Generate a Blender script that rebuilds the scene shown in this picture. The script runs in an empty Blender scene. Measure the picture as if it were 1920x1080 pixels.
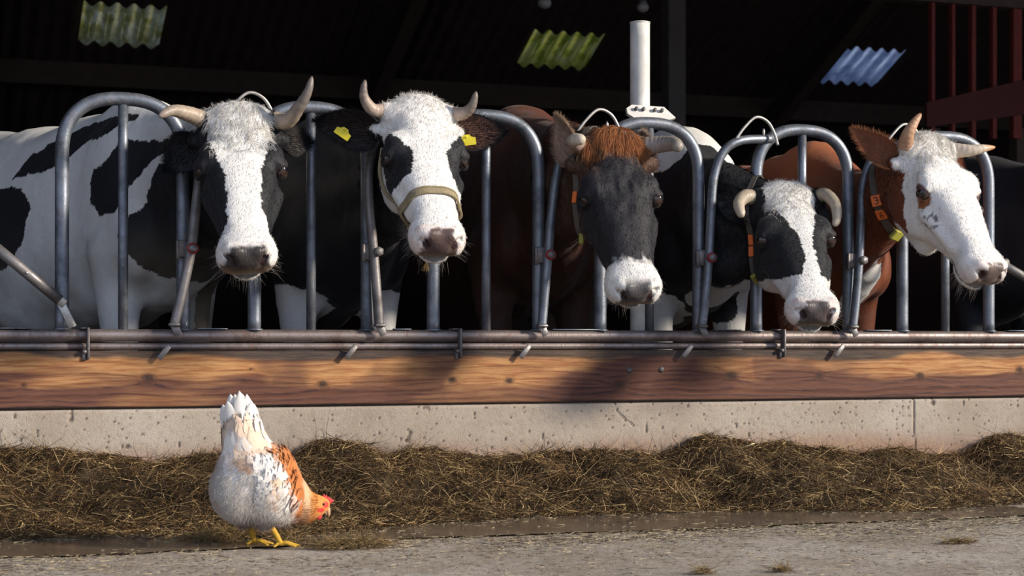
import bpy, math, random
import numpy as np
from mathutils import Vector, Matrix
random.seed(7); rng = np.random.default_rng(7)
scene = bpy.context.scene
COL = scene.collection

# ------------------------------------------------------------------ camera
TH = math.radians(19.3); FPX = 3200.0
CAM = np.array([-1.885, -5.38, 0.52])
FW = np.array([math.sin(TH), math.cos(TH), 0.0]); RT = np.array([math.cos(TH), -math.sin(TH), 0.0]); UP = np.array([0, 0, 1.0])
cd = bpy.data.cameras.new('camera'); cam = bpy.data.objects.new('camera', cd); COL.objects.link(cam)
cam.location = CAM; cam.rotation_euler = (math.pi/2, 0, -TH)
cd.sensor_width = 36; cd.lens = FPX/1920*36; cd.shift_y = 100/1920
cd.dof.use_dof = True; cd.dof.focus_distance = 5.35; cd.dof.aperture_fstop = 7.0
cd.clip_end = 200
scene.camera = cam
# ------------------------------------------------------------------ sky, sun, exposure
scene.view_settings.view_transform = 'Standard'; scene.view_settings.look = 'None'
scene.view_settings.exposure = 0.10; scene.view_settings.gamma = 1
w = bpy.data.worlds.new('sky'); scene.world = w; w.use_nodes = True
bg = w.node_tree.nodes['Background']; bg.inputs[0].default_value = (0.62, 0.74, 1.0, 1); bg.inputs[1].default_value = 0.95
sd = bpy.data.lights.new('sun', 'SUN'); sun = bpy.data.objects.new('sun', sd); COL.objects.link(sun)
SAZ = math.radians(54); SEL = math.radians(20.5)          # azimuth to the right of the kerb's normal, elevation
SDIR = Vector((math.sin(SAZ)*math.cos(SEL), -math.cos(SAZ)*math.cos(SEL), math.sin(SEL)))
sun.rotation_euler = SDIR.to_track_quat('Z', 'Y').to_euler()
sd.energy = 5.3; sd.angle = math.radians(7); sd.color = (1.0, 0.90, 0.76)

# ------------------------------------------------------------------ helpers
def at(px, py, y):            # point of the plane y = const seen at a photo pixel
    d = FW + RT*((px-960)/FPX) + UP*((640-py)/FPX)
    return CAM + d*((y-CAM[1])/d[1])
def gp(px, py, z=0.0):        # point of the ground seen at a photo pixel
    d = FW + RT*((px-960)/FPX) + UP*((640-py)/FPX)
    return CAM + d*((z-CAM[2])/d[2])
def unit(v):
    v = np.asarray(v, float); return v/(np.linalg.norm(v)+1e-12)
def tag(o, label=None, cat=None, group=None, kind=None):
    if label: o['label'] = label
    if cat: o['category'] = cat
    if group: o['group'] = group
    if kind: o['kind'] = kind
    return o
def empty(name, loc=(0, 0, 0), parent=None):
    o = bpy.data.objects.new(name, None); COL.objects.link(o); o.location = loc; o.empty_display_size = .05
    if parent: o.parent = parent
    o['_w'] = list(np.asarray(loc, float)); return o
def worg(o):
    return np.array(o['_w']) if o is not None else np.zeros(3)
def mk(name, V, F, mat, parent=None, org=None, smooth=True, col=None, extra=None):
    """V (n,3) in world coordinates; F (m,4|3) array or list of such arrays."""
    V = np.asarray(V, np.float64)
    if parent is not None and org is None: o_w = worg(parent)
    else: o_w = np.asarray(org if org is not None else (0, 0, 0), float)
    me = bpy.data.meshes.new(name)
    Fs = F if isinstance(F, list) else [F]
    Fs = [np.asarray(f, np.int32) for f in Fs if len(f)]
    idx = np.concatenate([f.ravel() for f in Fs])
    sizes = np.concatenate([np.full(len(f), f.shape[1], np.int32) for f in Fs])
    st = np.concatenate([[0], np.cumsum(sizes)[:-1]]).astype(np.int32)
    me.vertices.add(len(V)); me.vertices.foreach_set('co', (V-o_w).astype(np.float32).ravel())
    me.loops.add(len(idx)); me.loops.foreach_set('vertex_index', idx)
    me.polygons.add(len(sizes)); me.polygons.foreach_set('loop_start', st)
    me.polygons.foreach_set('use_smooth', np.full(len(sizes), smooth, bool))
    me.update(calc_edges=True); me.validate()
    if col is not None:
        c = np.ones((len(V), 4), np.float32); c[:, :col.shape[1]] = col
        a = me.color_attributes.new('col', 'FLOAT_COLOR', 'POINT'); a.data.foreach_set('color', c.ravel())
    for k, v in (extra or {}).items():
        a = me.attributes.new(k, 'FLOAT', 'POINT'); a.data.foreach_set('value', np.asarray(v, np.float32))
    if mat: me.materials.append(mat)
    o = bpy.data.objects.new(name, me); COL.objects.link(o)
    if parent is not None: o.parent = parent; o.location = o_w - worg(parent)
    else: o.location = o_w
    o['_w'] = list(map(float, o_w)); return o
class MB:
    def __init__(s): s.V = []; s.F = []; s.n = 0; s.C = []
    def add(s, V, F, c=None):
        V = np.asarray(V, float); F = np.asarray(F, int)
        s.V.append(V)
        if F.shape[1] == 3: F = np.c_[F, np.full(len(F), -1)]
        s.F.append(np.where(F >= 0, F+s.n, -1)); s.n += len(V)
        if c is not None: s.C.append(np.broadcast_to(np.asarray(c, float), (len(V), len(np.atleast_1d(c)) if np.ndim(c) == 1 else np.shape(c)[1])))
        return s
    def build(s, name, mat, parent=None, org=None, smooth=True, **k):
        F = np.concatenate(s.F); q = F[:, 3] >= 0
        return mk(name, np.concatenate(s.V), [F[q], F[~q][:, :3]], mat, parent, org, smooth, col=np.concatenate(s.C) if s.C else None, **k)
def frames(P):
    P = np.asarray(P, float); n = len(P); T = np.zeros_like(P)
    T[1:-1] = P[2:]-P[:-2]; T[0] = P[1]-P[0]; T[-1] = P[-1]-P[-2]
    T /= np.linalg.norm(T, axis=1, keepdims=True)+1e-12
    N = np.zeros_like(P); a = np.array([0, 0, 1.]) if abs(T[0][2]) < .9 else np.array([0, 1., 0])
    nn = unit(a - T[0]*(a@T[0])); N[0] = nn
    for i in range(1, n): nn = unit(nn-T[i]*(nn@T[i])); N[i] = nn
    return T, N, np.cross(T, N)
def smooth_path(P, m=40):
    P = np.asarray(P, float); n = len(P); d = np.r_[0, np.cumsum(np.linalg.norm(np.diff(P, axis=0), axis=1))]
    Q = np.vstack([2*P[0]-P[1], P, 2*P[-1]-P[-2]]); out = []
    t = np.linspace(0, d[-1], m)
    for x in t:
        i = min(np.searchsorted(d, x, side='right')-1, n-2); u = (x-d[i])/(d[i+1]-d[i]+1e-12)
        p0, p1, p2, p3 = Q[i:i+4]
        out.append(.5*((2*p1)+(-p0+p2)*u+(2*p0-5*p1+4*p2-p3)*u*u+(-p0+3*p1-3*p2+p3)*u**3))
    return np.array(out)
def tube(mb, P, r, seg=16, cap=True, flat=1.0, c=None):
    P = np.asarray(P, float); r = np.broadcast_to(np.asarray(r, float), (len(P),))
    T, N, B = frames(P); a = np.linspace(0, 2*np.pi, seg, endpoint=False)
    V = P[:, None]+r[:, None, None]*(np.cos(a)[None, :, None]*N[:, None]+flat*np.sin(a)[None, :, None]*B[:, None])
    V = V.reshape(-1, 3); n = len(P); i = np.arange(n-1)[:, None]*seg; j = np.arange(seg)[None]; k = (j+1) % seg
    F = np.stack([i+j, i+k, i+seg+k, i+seg+j], -1).reshape(-1, 4)
    if cap:
        b = len(V); V = np.vstack([V, P[0], P[-1]]); jj = np.arange(seg)
        F = np.vstack([F, np.c_[(jj+1) % seg, jj, np.full(seg, b), np.full(seg, -1)],
                       np.c_[(n-1)*seg+jj, (n-1)*seg+(jj+1) % seg, np.full(seg, b+1), np.full(seg, -1)]])
    return mb.add(V, F, c)
def box(mb, c, s, R=None, c_=None, bev=0.0):
    c = np.asarray(c, float); s = np.asarray(s, float)/2
    if bev > 0:          # chamfered box: 24 corner points
        V = []; b = min(bev, s.min()*.8)
        sg = [(x, y, z) for x in (-1, 1) for y in (-1, 1) for z in (-1, 1)]
        for g in sg:
            for ax in range(3):
                q = np.array([s[k]-(0 if k == ax else b) for k in range(3)])*g; V.append(q)
        V = np.array(V); import itertools
        bm_f = []
        def vi(g, ax): return sg.index(tuple(g))*3+ax
        for ax in range(3):
            o = [k for k in range(3) if k != ax]
            for sn in (-1, 1):
                q = []
                for a_, b_ in ((-1, -1), (1, -1), (1, 1), (-1, 1)):
                    g = [0, 0, 0]; g[ax] = sn; g[o[0]] = a_; g[o[1]] = b_; q.append(vi(g, ax))
                bm_f.append(q)
        for ax in range(3):
            o = [k for k in range(3) if k != ax]
            for a_ in (-1, 1):
                for b_ in (-1, 1):
                    g0 = [0, 0, 0]; g1 = [0, 0, 0]; g0[ax] = -1; g1[ax] = 1
                    g0[o[0]] = g1[o[0]] = a_; g0[o[1]] = g1[o[1]] = b_
                    bm_f.append([vi(g0, o[0]), vi(g1, o[0]), vi(g1, o[1]), vi(g0, o[1])])
        F = [f for f in bm_f]
        for g in sg: F.append([vi(g, 0), vi(g, 1), vi(g, 2), -1])
        F = np.array(F)
        # orient outward
        for f in F:
            q = [x for x in f if x >= 0]; nrm = np.cross(V[q[1]]-V[q[0]], V[q[2]]-V[q[0]])
            if nrm@V[q].mean(0) < 0:
                q = q[::-1]; f[:len(q)] = q
    else:
        V = np.array([[x, y, z] for x in (-1, 1) for y in (-1, 1) for z in (-1, 1)])*s
        F = np.array([[0, 1, 3, 2], [4, 6, 7, 5], [0, 4, 5, 1], [2, 3, 7, 6], [0, 2, 6, 4], [1, 5, 7, 3]])
    if R is not None: V = V@np.asarray(R).T
    return mb.add(V+c, F, c_)
def sphere(mb, c, r, R=None, seg=24, rings=14, c_=None):
    th = np.linspace(0, np.pi, rings+1); ph = np.linspace(0, 2*np.pi, seg, endpoint=False)
    V = np.stack([np.sin(th)[:, None]*np.cos(ph), np.sin(th)[:, None]*np.sin(ph), np.cos(th)[:, None]+0*ph], -1).reshape(-1, 3)*np.asarray(r)
    if R is not None: V = V@np.asarray(R).T
    i = np.arange(rings)[:, None]*seg; j = np.arange(seg)[None]; k = (j+1) % seg
    F = np.stack([i+j, i+seg+j, i+seg+k, i+k], -1).reshape(-1, 4)
    return mb.add(V+np.asarray(c), F, c_)
# value noise
def _h(i, j, k, s):
    n = (i*73856093) ^ (j*19349663) ^ (k*83492791) ^ (s*2654435761 & 0x7fffffff)
    n = (n ^ (n >> 13))*1274126177 & 0x7fffffff
    return ((n ^ (n >> 16)) & 0xffff)/65535.0
def noise(P, f=1.0, s=0):
    P = np.asarray(P)*f; I = np.floor(P).astype(np.int64); u = P-I; u = u*u*(3-2*u); r = 0
    for a in (0, 1):
        for b in (0, 1):
            for c in (0, 1):
                wt = (u[..., 0] if a else 1-u[..., 0])*(u[..., 1] if b else 1-u[..., 1])*(u[..., 2] if c else 1-u[..., 2])
                r = r+wt*_h(I[..., 0]+a, I[..., 1]+b, I[..., 2]+c, s)
    return r
def fbm(P, f=1.0, s=0, o=3):
    r = 0; a = 1; t = 0
    for i in range(o): r = r+a*noise(P, f*2**i, s+i*17); t += a; a *= .5
    return r/t
def sstep(x, a, b):
    t = np.clip((x-a)/(b-a), 0, 1); return t*t*(3-2*t)
def mixc(a, b, t):
    t = np.asarray(t)[..., None]; return np.asarray(a)*(1-t)+np.asarray(b)*t

# ------------------------------------------------------------------ implicit surfaces -> one continuous mesh
def surf(f, lo, hi, h, B=4, tol=1.35):
    lo = np.asarray(lo, float); hi = np.asarray(hi, float); H = h*B
    nb = np.ceil((hi-lo)/H).astype(int)
    g = np.stack(np.meshgrid(*[np.arange(n) for n in nb], indexing='ij'), -1).reshape(-1, 3)
    keep = []
    for s in range(0, len(g), 400000):
        q = g[s:s+400000]; d = f(lo+(q+.5)*H); keep.append(q[np.abs(d) < H*tol])
    g = np.concatenate(keep)
    o = np.stack(np.meshgrid(*[np.arange(B+1)]*3, indexing='ij'), -1).reshape(-1, 3)
    D = np.empty((len(g), (B+1)**3), np.float32)
    for s in range(0, len(g), 4000):
        q = g[s:s+4000]; P = lo+(q[:, None]*B+o[None])*h
        D[s:s+4000] = f(P.reshape(-1, 3)).reshape(len(q), -1)
    D = D.reshape(-1, B+1, B+1, B+1)
    ok = (D.reshape(len(g), -1).min(1) < 0) & (D.reshape(len(g), -1).max(1) > 0)
    g = g[ok]; D = D[ok]
    corner = np.stack([D[:, a:a+B, b:b+B, c:c+B] for a in (0, 1) for b in (0, 1) for c in (0, 1)], -1)
    sg = corner < 0; act = sg.any(-1) & ~sg.all(-1)
    bi, ci, cj, ck = np.nonzero(act); cv = corner[bi, ci, cj, ck]; cell = g[bi]*B+np.stack([ci, cj, ck], -1)
    offs = np.array([(a, b, c) for a in (0, 1) for b in (0, 1) for c in (0, 1)], float)
    acc = np.zeros((len(cell), 3)); cnt = np.zeros(len(cell))
    for a in range(8):
        for bt in (1, 2, 4):
            if a & bt: continue
            b = a | bt; x = (cv[:, a] < 0) != (cv[:, b] < 0)
            t = cv[:, a]/(cv[:, a]-cv[:, b]+1e-20)
            p = offs[a]+(offs[b]-offs[a])*np.clip(t, 0, 1)[:, None]; acc[x] += p[x]; cnt[x] += 1
    V = lo+(cell+acc/cnt[:, None])*h
    N = nb*B+2; key = ((cell[:, 0]+1)*N[1]*1+cell[:, 1]+1)*N[2]+cell[:, 2]+1
    od = np.argsort(key); ks = key[od]
    st = np.array([N[1]*N[2], N[2], 1]); Fs = []
    for ax, (bit, o1, o2) in enumerate(((4, 1, 2), (2, 2, 0), (1, 0, 1))):
        x = (cv[:, 0] < 0) != (cv[:, bit] < 0); kk = key[x]; neg = cv[x, 0] < 0
        q = np.stack([kk, kk-st[o1], kk-st[o1]-st[o2], kk-st[o2]], -1)
        p = np.searchsorted(ks, q); p = np.clip(p, 0, len(ks)-1); good = (ks[p] == q).all(1)
        F = od[p][good]; n2 = neg[good]; F[~n2] = F[~n2][:, ::-1]; Fs.append(F)
    return V, np.concatenate(Fs)
def smin(a, b, k):
    h = np.maximum(k-np.abs(a-b), 0)/k; return np.minimum(a, b)-h*h*k*.25
def smax(a, b, k): return -smin(-a, -b, k)
def cone(P, a, b, ra, rb):
    a = np.asarray(a, float); b = np.asarray(b, float); ab = b-a
    t = np.clip(((P-a)@ab)/(ab@ab), 0, 1); return np.linalg.norm(P-a-t[:, None]*ab, axis=1)-(ra+(rb-ra)*t)
def ell(P, c, r, R=None):
    q = P-np.asarray(c, float)
    if R is not None: q = q@R
    r = np.asarray(r, float); k0 = np.linalg.norm(q/r, axis=1); k1 = np.linalg.norm(q/(r*r), axis=1)+1e-9
    return k0*(k0-1)/k1
def ptab(rows, n=400, sm=9):
    A = np.array(rows, float); y = np.linspace(A[0, 0], A[-1, 0], n); out = [y]
    ker = np.hanning(sm*2+3)[1:-1]; ker /= ker.sum()
    for c in range(1, A.shape[1]):
        v = np.interp(y, A[:, 0], A[:, c]); p = np.pad(v, sm, mode='edge'); out.append(np.convolve(p, ker, 'valid'))
    return np.array(out)
def loft(P, tab, ax=1, n=2.5, jaw=0.0):
    y = np.clip(P[:, ax], tab[0, 0], tab[0, -1]); w, zt, zb = [np.interp(y, tab[0], tab[i]) for i in (1, 2, 3)]
    zc = (zt+zb)/2; hh = (zt-zb)/2; z = P[:, 2]
    if jaw: w = w*(1-jaw*np.clip((zt-z)/(zt-zb), 0, 1)**1.3)
    q = ((np.abs(P[:, 0])/w)**n+(np.abs(z-zc)/hh)**n)**(1/n); d = (q-1)*np.minimum(w, hh)
    e = P[:, ax]-y; return np.where(np.abs(e) > 0, np.sqrt(np.maximum(d, 0)**2+e*e)+np.minimum(d, 0)*0, d)
def strands(mb, P, D, L, W, C, bend=None, seg=2):
    """thin tapering hairs / stalks: roots P, directions D, lengths L, widths W, colours C"""
    n = len(P); L = np.broadcast_to(L, (n,)); W = np.broadcast_to(W, (n,))
    D = D/(np.linalg.norm(D, axis=1, keepdims=True)+1e-9)
    S = np.cross(D, rng.normal(size=(n, 3))); S /= np.linalg.norm(S, axis=1, keepdims=True)+1e-9
    T = np.cross(D, S); bend = np.zeros((n, 3)) if bend is None else bend
    tri = np.array([0, 2*np.pi/3, 4*np.pi/3]); V = []; 
    for k in range(seg+1):
        t = k/seg; c = P+D*(L*t)[:, None]+bend*(L*t*t)[:, None]; wd = W*(1-.85*t)*.5
        for a in tri: V.append(c+(S*math.cos(a)+T*math.sin(a))*wd[:, None])
    V = np.stack(V, 1).reshape(-1, 3); m = 3*(seg+1); base = np.arange(n)[:, None, None]*m
    fl = []
    for k in range(seg):
        for j in range(3):
            j2 = (j+1) % 3; fl.append([k*3+j, k*3+j2, (k+1)*3+j2, (k+1)*3+j])
    F = (base+np.array(fl)[None]).reshape(-1, 4)
    return mb.add(V, F, np.repeat(C, m, axis=0))
# ------------------------------------------------------------------ materials
class NM:
    def __init__(s, name):
        s.m = bpy.data.materials.new(name); s.m.use_nodes = True; s.t = s.m.node_tree; s.b = s.t.nodes['Principled BSDF']; s.l = s.t.links
    def n(s, typ, **k):
        x = s.t.nodes.new(typ)
        for a, v in k.items():
            if a.startswith('i_'): x.inputs[a[2:].replace('_', ' ')].default_value = v
            else: setattr(x, a, v)
        return x
    def lk(s, a, b): s.l.new(a, b)
    def coord(s, kind='Object', scale=(1, 1, 1)):
        c = s.n('ShaderNodeTexCoord'); mp = s.n('ShaderNodeMapping'); mp.inputs['Scale'].default_value = scale
        s.lk(c.outputs[kind], mp.inputs[0]); return mp.outputs[0]
    def noise(s, vec, scale, detail=4, rough=.55, dist=0):
        x = s.n('ShaderNodeTexNoise'); x.inputs['Scale'].default_value = scale; x.inputs['Detail'].default_value = detail
        x.inputs['Roughness'].default_value = rough; x.inputs['Distortion'].default_value = dist; s.lk(vec, x.inputs['Vector']); return x.outputs[0]
    def ramp(s, fac, stops, interp='LINEAR'):
        r = s.n('ShaderNodeValToRGB'); e = r.color_ramp.elements; r.color_ramp.interpolation = interp
        while len(e) < len(stops): e.new(.5)
        for q, (p, c) in zip(e, stops):
            q.position = p; q.color = (*c, 1) if len(c) == 3 else c
        s.lk(fac, r.inputs[0]); return r.outputs[0]
    def mix(s, fac, a, b, mode='MIX'):
        x = s.n('ShaderNodeMix', data_type='RGBA', blend_type=mode)
        for v, i in ((fac, 0), (a, 6), (b, 7)):
            if isinstance(v, (int, float)): x.inputs[i].default_value = v
            elif isinstance(v, tuple): x.inputs[i].default_value = (*v, 1)[:4]
            else: s.lk(v, x.inputs[i])
        return x.outputs[2]
    def math(s, op, a, b=0.0):
        x = s.n('ShaderNodeMath', operation=op)
        for v, i in ((a, 0), (b, 1)):
            if isinstance(v, (int, float)): x.inputs[i].default_value = v
            else: s.lk(v, x.inputs[i])
        return x.outputs[0]
    def attr(s, name):
        a = s.n('ShaderNodeAttribute'); a.attribute_name = name; return a
    def set(s, **k):
        for a, v in k.items():
            i = s.b.inputs[a.replace('_', ' ')]
            if isinstance(v, (int, float)): i.default_value = v
            elif isinstance(v, tuple): i.default_value = (*v, 1) if len(v) == 3 and i.type == 'RGBA' else v
            else: s.lk(v, i)
        return s
    def bump(s, h, strength=.3, dist=.01):
        b = s.n('ShaderNodeBump'); b.inputs['Strength'].default_value = strength; b.inputs['Distance'].default_value = dist
        s.lk(h, b.inputs['Height']); s.lk(b.outputs[0], s.b.inputs['Normal']); return s
def simple(name, col, rough=.6, metal=0.0, var=.15, scale=30, bump=.15, **k):
    m = NM(name); v = m.coord(); nz = m.noise(v, scale)
    m.set(Base_Color=m.mix(nz, tuple(c*(1-var) for c in col), tuple(min(1, c*(1+var)) for c in col)), Roughness=rough, Metallic=metal, **k)
    if bump: m.bump(m.noise(v, scale*4), bump, .004)
    return m.m
def m_coat(name='cow_coat'):
    m = NM(name); a = m.attr('col'); v = m.coord()
    nz = m.noise(v, 60, 5, .7); hair = m.noise(m.coord(scale=(160, 160, 30)), 1.6, 3, .6)
    c = m.mix(.12, a.outputs['Color'], m.ramp(hair, [(.3, (.3, .3, .3)), (.7, (1, 1, 1))]), 'MULTIPLY')
    c = m.mix(.1, c, m.ramp(nz, [(.3, (.35, .3, .25)), (.65, (1, 1, 1))]), 'MULTIPLY')
    rg = m.math('SUBTRACT', .62, m.math('MULTIPLY', m.math('SUBTRACT', 1.0, a.outputs['Alpha']), .34))
    m.set(Base_Color=c, Roughness=rg, Sheen_Weight=.08, Sheen_Roughness=.4); m.b.inputs['Specular IOR Level'].default_value = .3
    h = m.math('ADD', hair, m.math('MULTIPLY', m.noise(v, 22, 3), 1.5))
    m.bump(h, .35, .006); return m.m
def m_attr(name, rough=.7, metal=0, spec=.3, bump=0, bs=120, sheen=0, trans=0):
    m = NM(name); a = m.attr('col'); m.set(Base_Color=a.outputs['Color'], Roughness=rough, Metallic=metal)
    m.b.inputs['Specular IOR Level'].default_value = spec; m.b.inputs['Sheen Weight'].default_value = sheen
    if bump: m.bump(m.noise(m.coord(), bs), bump, .003)
    return m.m
def m_steel(name, base=(.18, .20, .235), dark=(.075, .085, .10), warm=(.30, .22, .17), wfac=.25, metal=.75, r0=.38):
    m = NM(name); v = m.coord(); n1 = m.noise(v, 9, 6, .65); n2 = m.noise(m.coord(scale=(3, 3, 1)), 24, 5, .7); n3 = m.noise(v, 140, 3, .6)
    c = m.ramp(n1, [(.3, dark), (.5, base), (.72, tuple(min(1, x*1.35) for x in base))])
    c = m.mix(m.ramp(n2, [(.52, (0, 0, 0)), (.66, (wfac,)*3)]), c, warm)
    c = m.mix(m.ramp(n3, [(.62, (0, 0, 0)), (.75, (.5,)*3)]), c, (.55, .54, .5))
    m.set(Base_Color=c, Metallic=m.ramp(n2, [(.45, (metal,)*3), (.75, (metal*.5,)*3)]), Roughness=m.ramp(n1, [(.3, (r0+.22,)*3), (.7, (r0,)*3)]))
    m.bump(m.math('ADD', n3, n2), .2, .003); return m.m
M = {}
M['coat'] = m_coat()
def m_fur():
    m = NM('fur'); a = m.attr('col'); m.set(Base_Color=a.outputs['Color'], Roughness=.6); m.b.inputs['Specular IOR Level'].default_value = .25
    t = m.n('ShaderNodeBsdfTranslucent'); m.lk(a.outputs['Color'], t.inputs[0]); x = m.n('ShaderNodeMixShader'); x.inputs[0].default_value = .38
    m.lk(m.b.outputs[0], x.inputs[1]); m.lk(t.outputs[0], x.inputs[2]); m.lk(x.outputs[0], m.t.nodes['Material Output'].inputs[0]); return m.m
M['fur'] = m_fur()
M['horn'] = m_attr('horn', .45, spec=.4, bump=.4, bs=90)
M['eye'] = m_attr('eye', .06, spec=.6)
M['steel'] = m_steel('galvanised_steel')
M['rail'] = m_steel('worn_rail_steel', (.27, .225, .21), (.11, .075, .065), (.20, .10, .075), .6, .7, .33)
M['worn'] = m_steel('worn_grey_steel', (.19, .18, .18), (.08, .075, .075), (.2, .15, .12), .5, .6, .42)
M['white_steel'] = m_steel('white_coated_steel', (.62, .60, .56), (.5, .49, .46), (.5, .45, .38), .2, .1, .5)
M['bolt'] = m_steel('dark_bolt_steel', (.16, .15, .15), (.07, .06, .06), (.14, .08, .05), .6, .6, .45)
M['red_ring'] = simple('red_plastic', (.30, .03, .03), .4)
M['wire'] = m_steel('bright_wire_steel', (.50, .48, .44), (.3, .28, .26), (.4, .34, .28), .3, .7, .35)
M['yellow_tag'] = simple('yellow_plastic', (.75, .62, .02), .45, var=.2, scale=60)
M['orange_tag'] = simple('orange_plastic', (.85, .17, .03), .45, var=.1)
M['strap'] = simple('woven_strap', (.30, .24, .14), .8, var=.3, scale=90, bump=.5)
M['grey_strap'] = simple('grey_strap', (.10, .085, .07), .8, var=.3, scale=90, bump=.5)
M['buckle'] = simple('yellow_buckle', (.34, .33, .05), .5, var=.3, scale=40)
M['black'] = simple('black_print', (.015, .015, .015), .6, bump=0)
# ------------------------------------------------------------------ cows
HT = ptab([(-.04, .070, -.035, -.13), (0, .087, .002, -.17), (.05, .096, .010, -.225), (.1, .102, .012, -.262), (.15, .110, .010, -.268), (.2, .114, .006, -.255),
           (.25, .108, .000, -.230), (.3, .095, -.006, -.205), (.36, .080, -.014, -.178), (.42, .071, -.024, -.158), (.48, .067, -.037, -.142), (.52, .06, -.05, -.13)])
BT = ptab([(-1.62, 0.082, 1.26, .95), (-1.52, 0.180, 1.35, .80), (-1.25, 0.238, 1.37, .62), (-.85, 0.287, 1.33, .50), (-.4, 0.254, 1.325, .53), (-.1, 0.205, 1.36, .58),
           (.05, 0.176, 1.36, .62), (.2, 0.139, 1.25, .66), (.32, 0.098, 1.10, .74), (.38, 0.057, 1.0, .82)], 500, 12)
EYE = np.array([.1105, .2, -.050])
def head_sdf(q):
    """q in head space: x to the cow's right, y from poll to muzzle, z out of the forehead"""
    s = q.copy(); s[:, 0] = np.abs(s[:, 0])
    d = loft(q, HT, n=2.8, jaw=.26)
    d = smin(d, ell(s, (0, .0, -.03), (.09, .05, .05)), .03)
    d = smin(d, ell(s, (.090, .168, -.026), (.032, .040, .026)), .035)         # brow over the eye
    d = smin(d, ell(s, (.066, .15, -.165), (.042, .12, .085)), .04)             # cheek muscle
    d = smin(d, cone(s, (.098, .26, -.10), (.062, .40, -.095), .02, .014), .03)   # facial crest
    d = smin(d, cone(s, (.09, .02, -.035), (.104, .012, -.028), .030, .024), .03)   # horn boss
    d = smin(d, cone(s, (.09, .045, -.085), (.125, .04, -.085), .034, .026), .03)   # ear root
    up = ell(s, (0, .495, -.078), (.077, .06, .050)); up = smin(up, ell(s, (0, .525, -.068), (.056, .030, .038)), .02)
    up = smin(up, ell(s, (.045, .505, -.085), (.036, .048, .042)), .02)
    d = smin(d, up, .035)
    d = smax(d, -(ell(s, (0, .515, -.131), (.085, .055, .006))), .006)
    ch = ell(s, (0, .475, -.145), (.050, .062, .027)); d = np.minimum(d, 1e9); d = smin(d, ch, .008)
    d = smin(d, cone(s, (.030, .535, -.040), (.052, .520, -.038), .013, .010), .02)
    d = smax(d, -cone(s, (.030, .562, -.080), (.047, .547, -.052), .0065, .0105), .007)     # nostril
    d = smax(d, -cone(s, (.047, .547, -.052), (.060, .530, -.056), .0095, .006), .006)
    d = smax(d, -ell(s, EYE+np.array([.016, .0, .010]), (.023, .025, .021)), .006)
    a = unit((.80, .20, .56)); v = s-(EYE+np.array([.0085, 0, .006])); hh = v@a; v2 = v-hh[:, None]*a
    up_ax = unit(np.cross(a, (0, 1, 0))); u = v2@up_ax; y2 = v2@unit(np.cross(up_ax, a)); rr = np.sqrt((u*1.35)**2+y2**2)
    d = smin(d, np.sqrt((rr-.0255)**2+hh**2)-.0045, .010)
    d = smin(d, ell(s, EYE+np.array([.001, -.009, .011]), (.0240, .023, .016)), .006)      # upper lid
    d = smin(d, ell(s, EYE+np.array([.002, .006, -.016]), (.022, .022, .011)), .006)
    # brow fold
    d = smin(d, cone(s, (.093, .172, -.020), (.112, .205, -.026), .006, .006), .016)
    return d
class Cow: pass
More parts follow.
